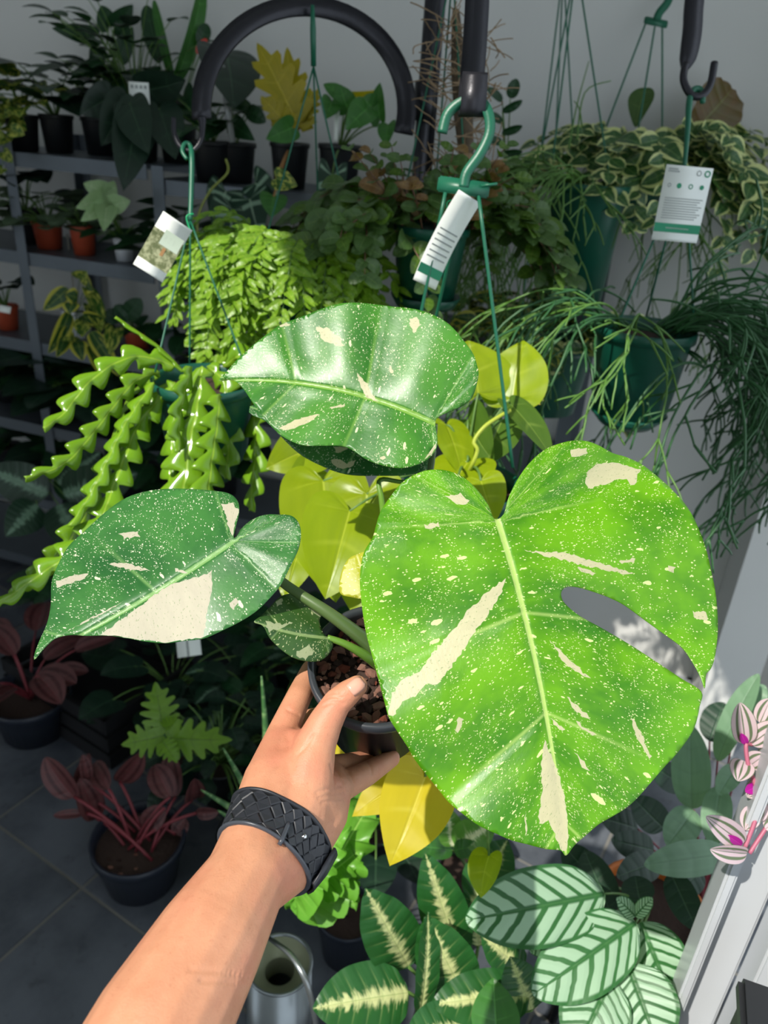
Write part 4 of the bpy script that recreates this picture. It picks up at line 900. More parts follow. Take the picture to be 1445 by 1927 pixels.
# ---- light green hoya on the crown of the arch
hc = at(560, 462, 1.34); hoya = thing('trailing_hoya', 'bright yellow-green small-leaved hoya trailing from a basket below the arch', 'potted plant', hc - UZ * .13, 'hanging baskets')
pot(hoya, hc, .075, .12, M_GPOT)
hap = at(590, 125, 1.27); mk('hanger_hook', tube([at(588, 10, 1.235), at(589, 55, 1.245), hap], [.003, .005, .0045], 9), M_GHOOK, hoya)
strands(hoya, hap, [at(497, 462, 1.28), at(662, 440, 1.32), at(600, 440, 1.43)])
trailer(hoya, hc, .085, 50, (.12, .33), b_hoya, .034, .0130, az=(165, 330), seed=4, g=2.6, rise=.55, out=.55, rz=-.01, limit=300)
# ---- lime philodendron on the centre hook
pc = at(872, 905, 1.10); lime = thing('lime_philodendron', 'lime-yellow heart-leaved philodendron in the basket behind the held plant', 'potted plant', pc - UZ * .14, 'hanging baskets')
pot(lime, pc, .085, .13, M_GPOT)
moulded_hook(lime, [at(832, 250, .975), at(842, 215, .972), at(868, 193, .968), at(900, 190, .965), at(918, 212, .965), at(921, 250, .968), at(903, 290, .972), at(878, 325, .975), at(872, 352, .977)], .0125, .005)
o = mk('hanger_yoke', xf(box((0, 0, 0), (.066, .020, .005), None, .002), (lambda M: M)(frame(UPV, -FWD, at(872, 352, .978)) @ Matrix.Rotation(R(-8), 4, 'Z'))), M_GHOOK, lime)
mk('yoke_pin', tube([at(905, 350, .976), at(936, 346, .974)], .002, 6), M_GHOOK, lime)
for a, b in (((838, 362, .978), (770, 700, 1.06)), ((872, 366, .978), (800, 690, 1.16)), ((900, 364, .978), (965, 880, 1.03))): mk('hanger_strand', tube(curve3(at(*a), at(*b), 0, 8), .0024, 7), M_GHOOK, lime)
LL = [(b_lime, (608, 905), (632, 1135), 1.0, .93, 175, 0), (b_lime, (690, 930), (700, 1200), .98, .92, 170, 12), (b_lime2, (658, 962), (612, 1128), .95, .90, 165, 0), (b_lime2, (600, 838), (500, 882), 1.06, 1.03, 100, 10), (b_lime2, (590, 888), (540, 975), 1.05, 1.02, 95, -20), (b_lime, (572, 1010), (535, 1130), .98, .94, 90, 20),
 (b_lime, (965, 750), (985, 640), 1.08, 1.10, 130, -20), (b_lime, (900, 740), (880, 640), 1.08, 1.1, 150, 20), (b_lime2, (905, 905), (930, 985), .98, .96, 86, 0), (b_lime, (880, 870), (830, 960), 1.05, 1.0, 130, 30), (b_olive, (962, 762), (1040, 865), 1.06, 1.02, 70, -48), (b_olive, (880, 790), (930, 870), 1.10, 1.06, 110, 35), (b_olive, (945, 790), (905, 880), 1.12, 1.08, 90, 0), (b_lime2, (860, 905), (868, 960), .97, .96, 50, 30), (b_lime, (840, 800), (870, 900), 1.08, 1.04, 90, -40), (b_lime, (760, 960), (780, 1150), 1.0, .95, 130, 0), (b_lime, (820, 1000), (850, 1180), 1.02, .98, 140, 0)]
leaves_px(lime, LL, pc - UZ * .01, M_STEMG, .0022, .05)
mk('vine', tube(crom([at(960, 772, 1.03), at(915, 800, 1.02), at(892, 830, 1.02), at(898, 848, 1.02), at(886, 880, 1.03), at(872, 905, 1.08)], 6), .0027, 8), plain('yellow_green_vine', lin(170, 184, 60), .45), lime)
LY = [(b_yel, (830, 1432), (662, 1537), .93, .90, 120, 15), (b_yel, (800, 1462), (733, 1630), .90, .86, 140, -5), (b_yel, (640, 1390), (668, 1425), 1.0, .98, 70, 10), (b_lime2, (920, 1610), (905, 1690), .95, .93, 70, 30), (b_yel, (735, 1430), (690, 1380), .96, .98, 120, 0)]
leaves_px(lime, LY, pc - UZ * .02, M_STEMG, .0022, .03)
# ---- dark trailing hoya behind
dc = at(812, 425, 1.27); dhoy = thing('trailing_dark_hoya', 'dull green hoya with brown new shoots trailing around a green pot behind the centre hook', 'potted plant', dc - UZ * .13, 'hanging baskets')
pot(dhoy, dc, .064, .118, M_GPOT); mk('saucer', lathe([(.0005, -.130), (.050, -.130), (.060, -.112), (.057, -.112), (.049, -.125), (.0005, -.125)], 28, None, dc), M_GPOT, dhoy)
dap = at(852, -60, 1.26); strands(dhoy, dap, [at(748, 425, 1.26), at(880, 425, 1.25), at(815, 405, 1.33)], .0016)
trailer(dhoy, dc, .072, 40, (.10, .30), b_dhoy, .043, .023, seed=8, g=1.9, rise=1.0, out=1.0, stem=M_STEMB, limit=300, angs=(165, 180, 195, 210, 345, 0, 15, 150, 100, 60))
trailer(dhoy, dc, .065, 26, (.05, .13), b_dhoy + [b_shoot], .038, .02, seed=81, g=.8, rise=2.2, out=.9, stem=M_STEMB, limit=120)
trailer(dhoy, at(668, 440, 1.30), .03, 8, (.12, .22), b_dhoy, .042, .022, seed=18, g=1.9, rise=.4, out=.4, stem=M_STEMB, limit=200)
M_DRY = plain('dry_brown_air_plant', lin(150, 126, 96), .8, noise=.4)
mo = thing('dry_moss', 'dry straw-coloured air plant strands hanging on the iron pole', 'air plant', at(850, 130, 1.24)); rg = random.Random(5)
for k in range(150):
    p = at(rg.uniform(812, 925), rg.uniform(40, 330), rg.uniform(1.23, 1.30)); mk('moss_strand', tube(fall(p, (rg.uniform(-1, 1), rg.uniform(-.6, .6), rg.uniform(-.2, 1)), rg.uniform(.025, .07), .006, 1.0, .6, rg), .0011, 4), M_DRY, mo)
mk('moss_core', tube(crom([at(858, 20, 1.27), at(862, 120, 1.27), at(872, 220, 1.27), at(880, 330, 1.27)], 4), [.006, .012, .016, .01], 8), plain('brown_moss_core', lin(96, 82, 64), .9, noise=.6, nscale=80, bump=.8), mo)
# ---- rhipsalis baskets
LM_RHIP = plain('thin_green_cactus_stem', lin(86, 128, 52), .45, noise=.2, nscale=15); LM_RHID = plain('blue_green_cactus_stem', lin(48, 96, 52), .45, noise=.2, nscale=15)
def rhipsalis(th, c, r, n, seed, mat, L=(.12, .3), az=(0, 360), rad=.0017, flat=False, rise=.7, out=1.0, seg=.03, angs=None, fork=3):
    rg = random.Random(seed)
    for i in range(n):
        a = R(rg.uniform(*az)) if angs is None else R(rg.choice(angs) + rg.uniform(-14, 14)); o = Vector((math.cos(a), math.sin(a), 0)); p = Vector(c) + o * r * rg.uniform(.2, 1)
        main = fall(p, o * out * rg.uniform(.5, 1.2) + UZ * rise * rg.uniform(.5, 1.4), rg.uniform(*L), .016, 1.5, .28, rg); parts = [tube(main, [rad * 1.2, rad * .9], 5)]
        def twig(q, d, gen):
            P = fall(q, d, seg * rg.uniform(.7, 1.4), .010, .9, .25, rg); parts.append(tube(P, [rad, rad * .75], 5))
            if gen > 0:
                for _ in range(2): twig(P[-1], (P[-1] - P[-2]).normalized() + Vector((rg.uniform(-.8, .8), rg.uniform(-.8, .8), rg.uniform(-.6, .4))), gen - 1)
        for k in range(4, len(main), 3):
            if rg.random() < .6: twig(main[k], (main[k] - main[k - 1]).normalized() + Vector((rg.uniform(-1, 1), rg.uniform(-1, 1), rg.uniform(-.6, .5))), 1)
        for _ in range(2): twig(main[-1], (main[-1] - main[-2]).normalized() + Vector((rg.uniform(-.8, .8), rg.uniform(-.8, .8), rg.uniform(-.5, .4))), fork - 1)
        mk('cactus_stem', join(parts), mat, th)
rc = at(1112, 345, 1.58); rh = thing('hanging_rhipsalis', 'light green thread-stemmed cactus over a tall translucent green pot below the thin wires', 'potted plant', rc - UZ * .24, 'hanging baskets')
pot(rh, rc, .082, .235, M_GPOT); strands(rh, at(1085, -70, 1.5), [at(1040, 300, 1.55), at(1148, 345, 1.54), at(1010, 330, 1.64)], .0018)
rhipsalis(rh, rc, .09, 38, 21, LM_RHIP, (.10, .42), (130, 380), .0016, angs=(150, 170, 185, 200, 215, 230, 350, 20), seg=.05)
for k, (a, b, c_) in enumerate((((1070, 280), (1085, 200), (1108, 115)), ((1085, 270), (1100, 175), (1150, 152)), ((1095, 240), (1090, 205), (1080, 190)))): mk('cactus_stem', tube(crom([at(*a, 1.56), at(*b, 1.55), at(*c_, 1.54)], 5), [.002, .001], 5), LM_RHIP, rh)
gc = at(1216, 615, 1.27); rl = thing('hanging_mistletoe_cactus', 'bushy dark green mistletoe cactus cascading over the pot hung from the end hook', 'potted plant', gc - UZ * .16, 'hanging baskets')
pot(rl, gc, .082, .15, M_GPOT); mk('saucer', lathe([(.0005, -.168), (.045, -.168), (.066, -.145), (.063, -.144), (.045, -.160), (.0005, -.160)], 28, None, gc), M_GPOT, rl)
gk = at(1312, 180, 1.2); gj = at(1288, 315, 1.19)
mk('hanger_hook', tube(crom([at(1322, 192, 1.2), at(1320, 172, 1.205), at(1308, 168, 1.205), at(1298, 185, 1.2), at(1294, 240, 1.195), gj], 5), [.0045, .0052, .0050, .003], 9), M_GHOOK, rl)
strands(rl, gj, [at(1150, 640, 1.24), at(1306, 610, 1.24), at(1215, 600, 1.36)], .0018)
rhipsalis(rl, gc, .075, 36, 31, LM_RHID, (.10, .36), (150, 420), .0021, rise=.9, out=1.1, angs=(0, 10, 20, 340, 330, 350, 200), seg=.05)
rhipsalis(rl, gc, .07, 18, 33, LM_RHID, (.10, .24), (-60, 40), .0021, rise=1.5, out=1.25, seg=.04)
rhipsalis(rl, gc, .07, 9, 35, LM_RHIP, (.12, .26), (160, 300), .0017, rise=.7, out=.8, seg=.045)
rhipsalis(rl, at(1340, 690, 1.22), .05, 9, 37, LM_RHID, (.12, .30), (0, 360), .0020, rise=.2, out=.4, seg=.04)
# ---- cream edged trailing plants on the right
vc = at(1205, 300, 1.72); vh = thing('trailing_variegated_hoya', 'cream-edged green trailing plant in the topmost basket near the wall', 'potted plant', vc - UZ * .13, 'hanging baskets')
pot(vh, vc, .085, .125, M_GPOT); vy = at(1235, 42, 1.62)
moulded_hook(vh, [at(1262, -40, 1.62), at(1258, 0, 1.62), at(1240, 25, 1.62), at(1234, 44, 1.62)], .016, .005); mk('hanger_yoke', xf(box((0, 0, 0), (.050, .016, .005), None, .002), frame(UPV, -FWD, at(1234, 42, 1.62)) @ Matrix.Rotation(R(-12), 4, 'Z')), M_GHOOK, vh)
for a, b in (((1214, 46), (1140, 240)), ((1232, 50), (1198, 262)), ((1246, 50), (1246, 262))): mk('hanger_strand', tube(curve3(at(*a, 1.62), at(*b, 1.66), 0, 6), .002, 6), M_GHOOK, vh)
trailer(vh, vc, .10, 34, (.10, .32), b_vhoy, .055, .032, seed=41, g=1.5, rise=1.1, out=1.2, limit=290, angs=(180, 200, 225, 260, 300, 340, 0, 320, 345))
mk('dry_leaf', xf(blade('obovate', w=1.2, fold=.2, curl=.6, wave=.03), lpx(b_grn, (1290, 262), (1378, 166), 1.66, 1.62, None, 15, 1.35)), leafmat('browning_leaf', lin(96, 96, 50), lin(130, 84, 54), trans=.3), vh)
mk('leaf', xf(blade('obovate', w=1.2, fold=.2, curl=.5), lpx(b_grn, (1196, 240), (1215, 165), 1.70, 1.68, None, -25, 1.1)), LM_DHOY, vh)
v2 = at(1035, 640, 1.66); vj = thing('trailing_variegated_pothos', 'yellow-edged trailing plant with a pale wooden stake behind the lime leaves', 'potted plant', v2 - UZ * .16, 'hanging baskets')
pot(vj, v2, .10, .15, M_GPOT); strands(vj, at(1060, -60, 1.66), [at(975, 640, 1.62), at(1100, 640, 1.62), at(1030, 620, 1.75)], .0018)
trailer(vj, v2, .10, 30, (.10, .26), b_vsml + b_vhoy[:1], .046, .024, seed=47, g=1.5, rise=.9, out=1.1, limit=260)
mk('stake', ribbon([at(996, 620, 1.54), at(968, 735, 1.54)], .022, .003, RGT), M_STICK, vj)
# ================================================================ steel shelving along the back wall
def shelving(name, label, s0, s1, posts, zs, top):
    t = thing(name, label, 'shelving', wp((s0 + s1) / 2, .17))
    for s in posts:
        for tt, sg in ((.315, 1), (.025, -1)):
            p = wp(s, tt); fl = [ribbon([p + UZ * .005, p + UZ * top], .032, .0022, WD), ribbon([p - WD * .016 + WN * (.014 * -sg) + UZ * .005, p - WD * .016 + WN * (.014 * -sg) + UZ * top], .030, .0022, WN)]
            mk('post', join(fl), M_GALV, t, smooth=False)
    for z in zs:
        c = wp((s0 + s1) / 2, .17, z); Mx = Matrix((WD, -WN, UZ)).transposed().to_4x4()
        b = mk('shelf_board', join([box(c - UZ * .004, (s1 - s0, .28, .008), Mx), box(c + WN * .139 - UZ * .018, (s1 - s0, .004, .034), Mx), box(c - WN * .139 - UZ * .018, (s1 - s0, .004, .034), Mx)]), M_GALV, t, smooth=False)
    return t
ZL, ZR = [1.36, 1.11, .86, .60, .34, .10], [1.33, 1.04, .74, .44, .12]
shelving('steel_shelving', 'grey steel shelving full of dark potted plants in the shaded corner', -2.75, -1.57, (-2.73, -1.985), ZL, 1.40)
shelving('steel_shelving', 'grey steel shelving behind the arched arm with black pots on its upper board', -1.55, -.45, (-1.535, -.47), ZR, 1.36)
def onsh(px, py, t, z):
    p0 = hit(px, py, WP + WN * t, WN); return Vector((p0.x, p0.y, z))
def shelfpot(name, label, px, py, t, z, r, h, mat, group):
    p = onsh(px, py, t, z); th = thing(name, label, 'potted plant', p, group); pot(th, p + UZ * (h + .001), r, h, mat); return th, p + UZ * (h - r * .2)
G1 = 'potted plants on the steel shelves'
_ros = rosette
def rosette(th, base, n, plen, meshes, size, tilt=(25, 75), seed=1, **kw): _ros(th, base, n + 3, plen * 1.15, meshes, size * 1.22, tilt, seed, **kw)
th, b = shelfpot('marbled_pothos', 'yellow-marbled pothos spilling over the front edge of the upper shelf', 45, 262, .24, 1.36, .045, .085, M_BPOT, G1)
rosette(th, b, 12, .10, b_poth, .075, (10, 80), 3, droop=.7, az=(150, 352)); trailer(th, b, .035, 5, (.12, .20), b_poth, .06, .04, az=(230, 300), pair=False, seed=4, g=1.6, rise=.5, limit=60)
th, b = shelfpot('dark_heartleaf', 'dark heart-leaved plant in a black pot on the upper shelf beside the marbled pothos', 110, 262, .2, 1.36, .045, .09, M_BPOT, G1)
rosette(th, b, 10, .12, [b_dgr, b_bgr], .085, (15, 75), 5, droop=.6, az=(150, 352))
th, b = shelfpot('tall_green_aroid', 'tall dark green plant with drooping pointed leaves rising from the upper shelf', 190, 262, .14, 1.36, .05, .09, M_BPOT, G1)
leaves_px(th, [(b_dgr, (175, 68), (97, 53), 1.98, 1.95, 34, 0), (b_dgr, (178, 70), (125, 70), 1.96, 1.93, 36, 30), (b_dgr, (215, 50), (250, 8), 2.0, 2.0, 40, 20), (b_dgr, (205, 48), (190, 10), 2.0, 2.0, 40, -20), (b_dgr, (190, 120), (130, 150), 1.95, 1.9, 30, 20), (b_dgr, (225, 105), (250, 50), 2, 2, 36, 0), (b_dgr, (205, 130), (240, 175), 1.95, 1.9, 40, 10), (b_dgr, (185, 95), (170, 150), 1.95, 1.9, 30, 0)], b, M_STEMG, .0022, .02)
rosette(th, b, 8, .12, [b_dgr], .08, (10, 60), 9, droop=.6, az=(150, 352))
th, b = shelfpot('bushy_green_plant', 'bushy dark green plant with a white price card on the upper shelf', 262, 262, .17, 1.36, .055, .10, M_BPOT, G1)
rosette(th, b, 34, .22, [b_dgs, b_bush], .055, (5, 55), 11, droop=.3, petr=.0014, az=(150, 352)); rosette(th, b, 26, .13, [b_dgs, b_bush], .06, (10, 75), 12, droop=.5, petr=.0014, az=(150, 352))
pcd = tagcard('price_card', 'small white price card standing in the bushy plant on the upper shelf', 262, 175, 1.72, 38, 36, 4, 0, (.0, [('printed_line', -.4 + .22 * k, -.36, -.26 + .22 * k, -.2, M_GREYP) for k in range(4)] + [('leaf_print', -.1, .1, .2, .42, M_GPRINT)]))
mk('card_stick', ribbon([at(255, 190, 1.722), at(255, 262, 1.74)], .004, .001, RGT), M_STICK, pcd[0])
th, b = shelfpot('red_anthurium', 'anthurium with one red flower and an upright strap leaf on the upper shelf', 335, 268, .17, 1.36, .05, .09, M_BPOT, G1)
leaves_px(th, [(b_strap, (330, 150), (380, -40), 1.92, 1.9, 34, 35), (b_strap, (325, 150), (290, 0), 1.95, 1.95, 18, -10), (b_dgo, (300, 120), (275, 10), 1.95, 1.95, 36, 0), (b_dgo, (375, 85), (390, 45), 1.9, 1.9, 26, 0), (b_dgr, (330, 190), (290, 230), 1.9, 1.86, 60, 0), (b_dgr, (345, 180), (380, 240), 1.9, 1.86, 56, 20), (b_dgr, (300, 170), (250, 215), 1.9, 1.84, 56, 0)], b, M_STEMG, .002, .02)
sp = mk('spathe', xf(blade('heart', w=.9, fold=.2, curl=.4), lpx(b_grn, (378, 100), (388, 72), 1.88, 1.88, None, 0, .9)), plain('red_spathe', lin(206, 60, 46), .35), th); mk('flower_stalk', tube(curve3(at(378, 98, 1.88), b, .02), .0018, 6), M_STEMG, th)
th, b = shelfpot('large_heart_philodendron', 'blackish-green plant whose large heart leaves hang below the upper shelf edge', 255, 275, .26, 1.36, .05, .085, M_BPOT, G1)
leaves_px(th, [(b_bgr, (262, 205), (232, 360), 1.72, 1.68, 80, 5), (b_bgr, (240, 190), (190, 275), 1.75, 1.7, 70, 0), (b_bgr, (300, 205), (330, 300), 1.74, 1.7, 76, -8), (b_bgr, (270, 170), (350, 150), 1.76, 1.74, 70, 20), (b_bgr, (245, 195), (280, 290), 1.7, 1.66, 70, 10), (b_bgr, (210, 180), (150, 215), 1.78, 1.75, 60, 0)], b, M_STEMG, .002, .03)
th, b = shelfpot('broad_dark_anthurium', 'plant with one broad dark leaf seen through the arch, in a black pot', 445, 318, .2, 1.33, .05, .09, M_BPOT, G1)
leaves_px(th, [(b_bgr, (425, 100), (440, 205), 1.8, 1.72, 120, -20), (b_dgo, (475, 205), (420, 190), 1.8, 1.78, 26, 30), (b_dgo, (465, 205), (500, 230), 1.8, 1.78, 30, 0), (b_dgr, (410, 225), (385, 265), 1.8, 1.76, 40, 0), (b_dgr, (440, 235), (480, 265), 1.8, 1.76, 40, 0)], b, M_STEMG, .002, .02)
mk('clear_stake', tube([at(418, 125, 1.76), at(437, 268, 1.76)], .0075, 10), plain('clear_grey_tube', lin(200, 204, 202), .15, spec=.8, **{'Transmission Weight': .6}), th)
th, b = shelfpot('golden_tree_philodendron', 'plant with large golden jagged leaves in a black pot under the arch', 545, 332, .22, 1.33, .048, .10, M_BPOT, G1)
leaves_px(th, [(b_ytree, (560, 235), (483, 80), 1.72, 1.70, 95, 10), (b_ytree, (562, 238), (540, 88), 1.74, 1.72, 80, -15), (b_ytree, (545, 240), (490, 180), 1.7, 1.66, 50, 10), (b_ytree, (575, 225), (600, 165), 1.72, 1.72, 34, 0), (b_gpoth, (550, 240), (500, 262), 1.68, 1.65, 46, 0), (b_poth[0], (520, 335), (560, 350), 1.62, 1.6, 40, 0), (b_gpoth, (515, 370), (510, 410), 1.62, 1.6, 52, 0)], b, plain('ochre_stalk', lin(170, 120, 60), .5), .0026, .01)
th, b = shelfpot('green_pothos', 'glossy green pothos with folded leaves in the black pot beside the golden plant', 638, 335, .22, 1.33, .052, .105, M_BPOT, G1)
leaves_px(th, [(b_gpoth, (650, 190), (608, 158), 1.7, 1.7, 34, 30), (b_gpoth, (655, 205), (640, 160), 1.7, 1.68, 50, -20), (b_gpoth, (625, 190), (612, 225), 1.7, 1.68, 40, 0), (b_gpoth, (690, 205), (650, 245), 1.66, 1.62, 52, 10), (b_gpoth, (715, 225), (715, 155), 1.68, 1.68, 40, -40), (b_gpoth, (730, 235), (728, 275), 1.66, 1.64, 36, 20), (b_gpoth, (700, 200), (680, 185), 1.68, 1.68, 40, 0), (b_yel, (665, 175), (712, 166), 1.7, 1.7, 20, 60), (b_alo, (625, 330), (612, 440), 1.62, 1.58, 56, 0)], b, M_STEMG, .0022, .03)
mk('white_stake', ribbon([at(635, 205, 1.7), at(632, 265, 1.7)], .010, .002, RGT), M_PAPER, th)
th, b = shelfpot('small_leaved_shrub', 'dark thin-leaved shrub standing behind the centre hook', 955, 300, .18, 1.33, .05, .09, M_BPOT, G1)
leaves_px(th, [(b_dgo, (945, 190 + 20 * k), (945 + (38 if k % 2 else -30), 165 + 24 * k), 1.62, 1.60, 16, 20) for k in range(6)] + [(b_dgo, (960, 185), (972, 148), 1.62, 1.6, 24, 0)], b, M_STEMG, .0016, .01)
th, b = shelfpot('yellow_vine_plant', 'black-potted plant with one thin yellowish vine behind the green basket cord', 400, 330, .24, 1.33, .05, .09, M_BPOT, G1)
mk('vine', tube(crom([at(425, 300, 1.62), at(428, 325, 1.6), at(395, 360, 1.6), at(372, 410, 1.6), at(375, 465, 1.6)], 6), .0026, 7), plain('pale_yellow_vine', lin(130, 140, 60), .5), th); rosette(th, b, 7, .10, [b_dgr], .08, (20, 70), 22, az=(150, 352))
# second level
th, b = shelfpot('fuzzy_round_leaf_plant', 'grey-green round-leaved plant in a small brown pot on the second shelf by the post', 95, 470, .22, 1.11, .042, .07, M_TPOT, G1)
rosette(th, b, 22, .08, [b_fuzz], .055, (10, 85), 31, droop=.5, az=(150, 352))
th, b = shelfpot('brown_pot_seedling', 'small grey plant in a brick-red pot beside the white pot', 160, 478, .24, 1.11, .036, .075, M_TPOT, G1); rosette(th, b, 12, .06, [b_fuzz], .04, (10, 70), 33, az=(150, 352))
th, b = shelfpot('mint_syngonium', 'pale mint arrow-leaved plant in a white pot on the second shelf', 235, 492, .25, 1.11, .028, .06, M_WPOT, G1)
leaves_px(th, [(b_syn, (195, 362), (157, 345), 1.86, 1.84, 40, 0), (b_syn, (188, 375), (143, 392), 1.85, 1.82, 34, 0), (b_syn, (190, 390), (152, 416), 1.84, 1.82, 30, 0), (b_syn, (200, 390), (195, 435), 1.84, 1.8, 42, 0), (b_syn, (215, 385), (245, 378), 1.85, 1.85, 36, 0), (b_syn, (200, 370), (215, 340), 1.87, 1.87, 36, 20)], b, M_STEMG, .0016, .02); rosette(th, b, 7, .05, [b_dgs], .05, (20, 80), 35, az=(150, 352))
th, b = shelfpot('veined_alocasia', 'dark arrow leaves with pale veins below the tied plant card', 440, 540, .22, 1.04, .05, .09, M_BPOT, G1)
leaves_px(th, [(b_alo, (440, 395), (425, 480), 1.72, 1.68, 90, 0), (b_alo, (470, 375), (490, 450), 1.74, 1.7, 80, 10), (b_alo, (425, 360), (400, 420), 1.76, 1.72, 70, 0), (b_alo, (480, 345), (530, 380), 1.76, 1.74, 60, 0)], b, M_STEMG, .0022, .03)
th, b = shelfpot('dark_leafy_plant', 'dark leafy plant in a green pot behind the tied plant card', 350, 540, .2, 1.04, .05, .09, M_GPOT, G1); rosette(th, b, 18, .12, [b_dgr, b_dgs], .08, (10, 75), 37, droop=.5, az=(150, 352))
# third level and below
th, b = shelfpot('labelled_brown_pot', 'brick-red pot with a white and green label on the third shelf', 16, 612, .24, .86, .036, .07, M_TPOT, G1); rosette(th, b, 8, .09, [b_bgr], .07, (10, 60), 39, az=(150, 352))
mk('pot_label', ribbon([at(-2, 580, 2.02), at(20, 584, 2.02)], .018, .0008, UPV), M_PAPER, th)
th, b = shelfpot('gold_edged_plant', 'gold-edged green climber on a thin stake on the third shelf', 150, 640, .2, .86, .045, .08, M_WPOT, G1)
leaves_px(th, [(b_vsml[k % 2] if k % 3 else b_poth[0], (150 + 22 * math.sin(k * 2.4), 525 + 9 * k), (150 + (46 + 14 * (k % 3)) * math.sin(k * 2.4 + .3), 530 + 11 * k + 26 * (k % 4) - 20), 1.95 - .01 * (k % 3), 1.92, 34, 40 * math.sin(k * 1.7)) for k in range(15)], b, M_STEMG, .0012, .01); mk('stake', tube([b, b + UZ * .22], .0028, 6), M_STICK, th)
th, b = shelfpot('dark_oval_plant', 'dark oval-leaved plant in a brick-red pot on the third shelf behind the fishbone cactus', 262, 665, .2, .84, .04, .07, M_TPOT, G1)
leaves_px(th, [(b_dgo, (235, 600), (265, 562), 1.98, 1.96, 36, 0), (b_dgo, (225, 600), (195, 590), 1.98, 1.96, 30, 0), (b_dgo, (240, 605), (215, 575), 1.98, 1.95, 34, 20), (b_poth[1], (215, 620), (205, 670), 1.95, 1.9, 34, 0)], b, M_STEMG, .0016, .02); rosette(th, b, 8, .08, [b_dgs], .06, (20, 80), 41, az=(150, 352))
for k, (px, py, z, mt, sz, lab) in enumerate(((60, 760, .60, b_dgr, .10, 'black-potted dark plant on the fourth shelf beside the left post'), (170, 780, .60, b_bgr, .11, 'black-potted broad dark plant on the fourth shelf behind the zigzag stems'), (300, 790, .44, b_dgr, .10, 'black-potted dark plant low on the shelving behind the green basket'), (380, 640, .74, b_bgr, .09, 'black-potted dark plant on the shelving right behind the fishbone basket'), (480, 690, .74, b_dgr, .10, 'black-potted dark plant on the shelving behind the bright hoya'), (420, 900, .44, b_bgr, .11, 'black-potted dark plant low behind the broad zigzag stems'), (560, 640, 1.04, b_dgr, .09, 'dark plant on the shelving behind the speckled top leaf'), (60, 480, 1.11, b_bgr, .07, 'dark plant at the far end of the second shelf'), (15, 720, .60, b_bgr, .10, 'leftmost of the dark plants on the fourth shelf'), (115, 745, .60, b_dgr, .09, 'dark heart-leaved plant in the middle of the fourth shelf'), (230, 745, .60, b_bgr, .09, 'dark plant on the fourth shelf just above the thin upright cactus stem base'), (20, 880, .34, b_dgr, .10, 'leftmost of the dark plants on the fifth shelf'), (150, 900, .34, b_bgr, .10, 'dark plant on the fifth shelf behind the long zigzag stems'), (240, 880, .34, b_dgr, .10, 'dark plant on the fifth shelf beside the shelving joint'))):
    th, b = shelfpot('dark_foliage_plant', lab, px, py, .18, z, .05, .09, M_BPOT, G1); rosette(th, b, 12, .13, [mt, b_dgo], sz, (15, 80), 50 + k, droop=.6, az=(150, 352))
th, b = shelfpot('silver_striped_plant', 'dark plant with silver-feathered long leaves in the gloom below the zigzag stems', 60, 960, .26, .34, .055, .10, M_BPOT, G1)
LM_FEA = leafmat('silver_feathered_leaf', lin(30, 62, 40), lin(22, 48, 32), lin(90, 120, 96), 'centre', lin(110, 140, 116), trans=.1, veins=14); b_fea = B('feathered_blade', LM_FEA, 'ovate', w=.9, fold=.1, curl=.5)
leaves_px(th, [(b_fea, (90, 930), (-30, 880), 2.05, 2.0, 80, 0), (b_fea, (110, 910), (190, 850), 2.05, 2.02, 70, 0), (b_fea, (120, 930), (260, 890), 2.0, 1.96, 90, 10), (b_fea, (110, 950), (160, 1050), 2.0, 1.9, 80, 0), (b_fea, (70, 950), (10, 1010), 2.0, 1.92, 70, 0)], b, M_STEMG, .002, .02)
rosette = _ros
# ================================================================ plants on the floor in the shade
def fl(px, py): return hit(px, py, Vector((0, 0, 0)), UZ)
G2 = 'potted plants standing on the floor'
def floorpot(name, label, px, py, r, h, mat, z0=0.0):
    p = fl(px, py); p.z = z0 + .004; th = thing(name, label, 'potted plant', p, G2); pot(th, p + UZ * h, r, h, mat); return th, p + UZ * (h - r * .22)
th, b = floorpot('red_leaved_plant', 'dark red-leaved plant in a wide dark bowl pot on the tiles near the arm', 268, 1650, .098, .12, M_NPOT)
RL = [((140, 1500), (85, 1425), 46), ((165, 1470), (155, 1420), 22), ((145, 1490), (168, 1418), 26), ((205, 1485), (178, 1435), 34), ((225, 1470), (268, 1415), 40), ((180, 1540), (150, 1465), 44), ((320, 1500), (290, 1440), 44), ((330, 1500), (318, 1420), 40), ((362, 1505), (365, 1465), 36), ((310, 1520), (270, 1560), 40), ((330, 1570), (350, 1540), 30), ((285, 1580), (262, 1535), 34), ((370, 1530), (412, 1528), 22), ((160, 1530), (100, 1535), 16)]
leaves_px(th, [(b_red, bb, tt, 1.62 + .03 * (k % 3), 1.60 + .03 * (k % 4), w * 1.1, (k * 37) % 50 - 25) for k, (bb, tt, w) in enumerate(RL)], None)
for k, (bb, tt, w) in enumerate(RL): mk('red_stalk', tube(curve3(at(*bb, 1.62 + .03 * (k % 3)), b + Vector((rnd.uniform(-.05, .05), rnd.uniform(-.04, .04), 0)), .03), .0034, 7), M_STEMR, th)
for k in range(14):
    a = rnd.uniform(0, 6.28); rr = .08 * math.sqrt(rnd.random()); inst('pebble', chips[k % 5], th, Matrix.Translation(b + Vector((rr * math.cos(a), rr * math.sin(a), -.001))) @ Matrix.Scale(rnd.uniform(.004, .008), 4))
th, b = floorpot('red_leaved_plant', 'dim red-leaved plant in a wide dark bowl pot below the tip of the held plant', 68, 1372, .105, .12, M_NPOT)
rosette(th, b, 12, .16, [b_red], .12, (10, 60), 61, pmat=M_STEMR, petr=.003, droop=.3)
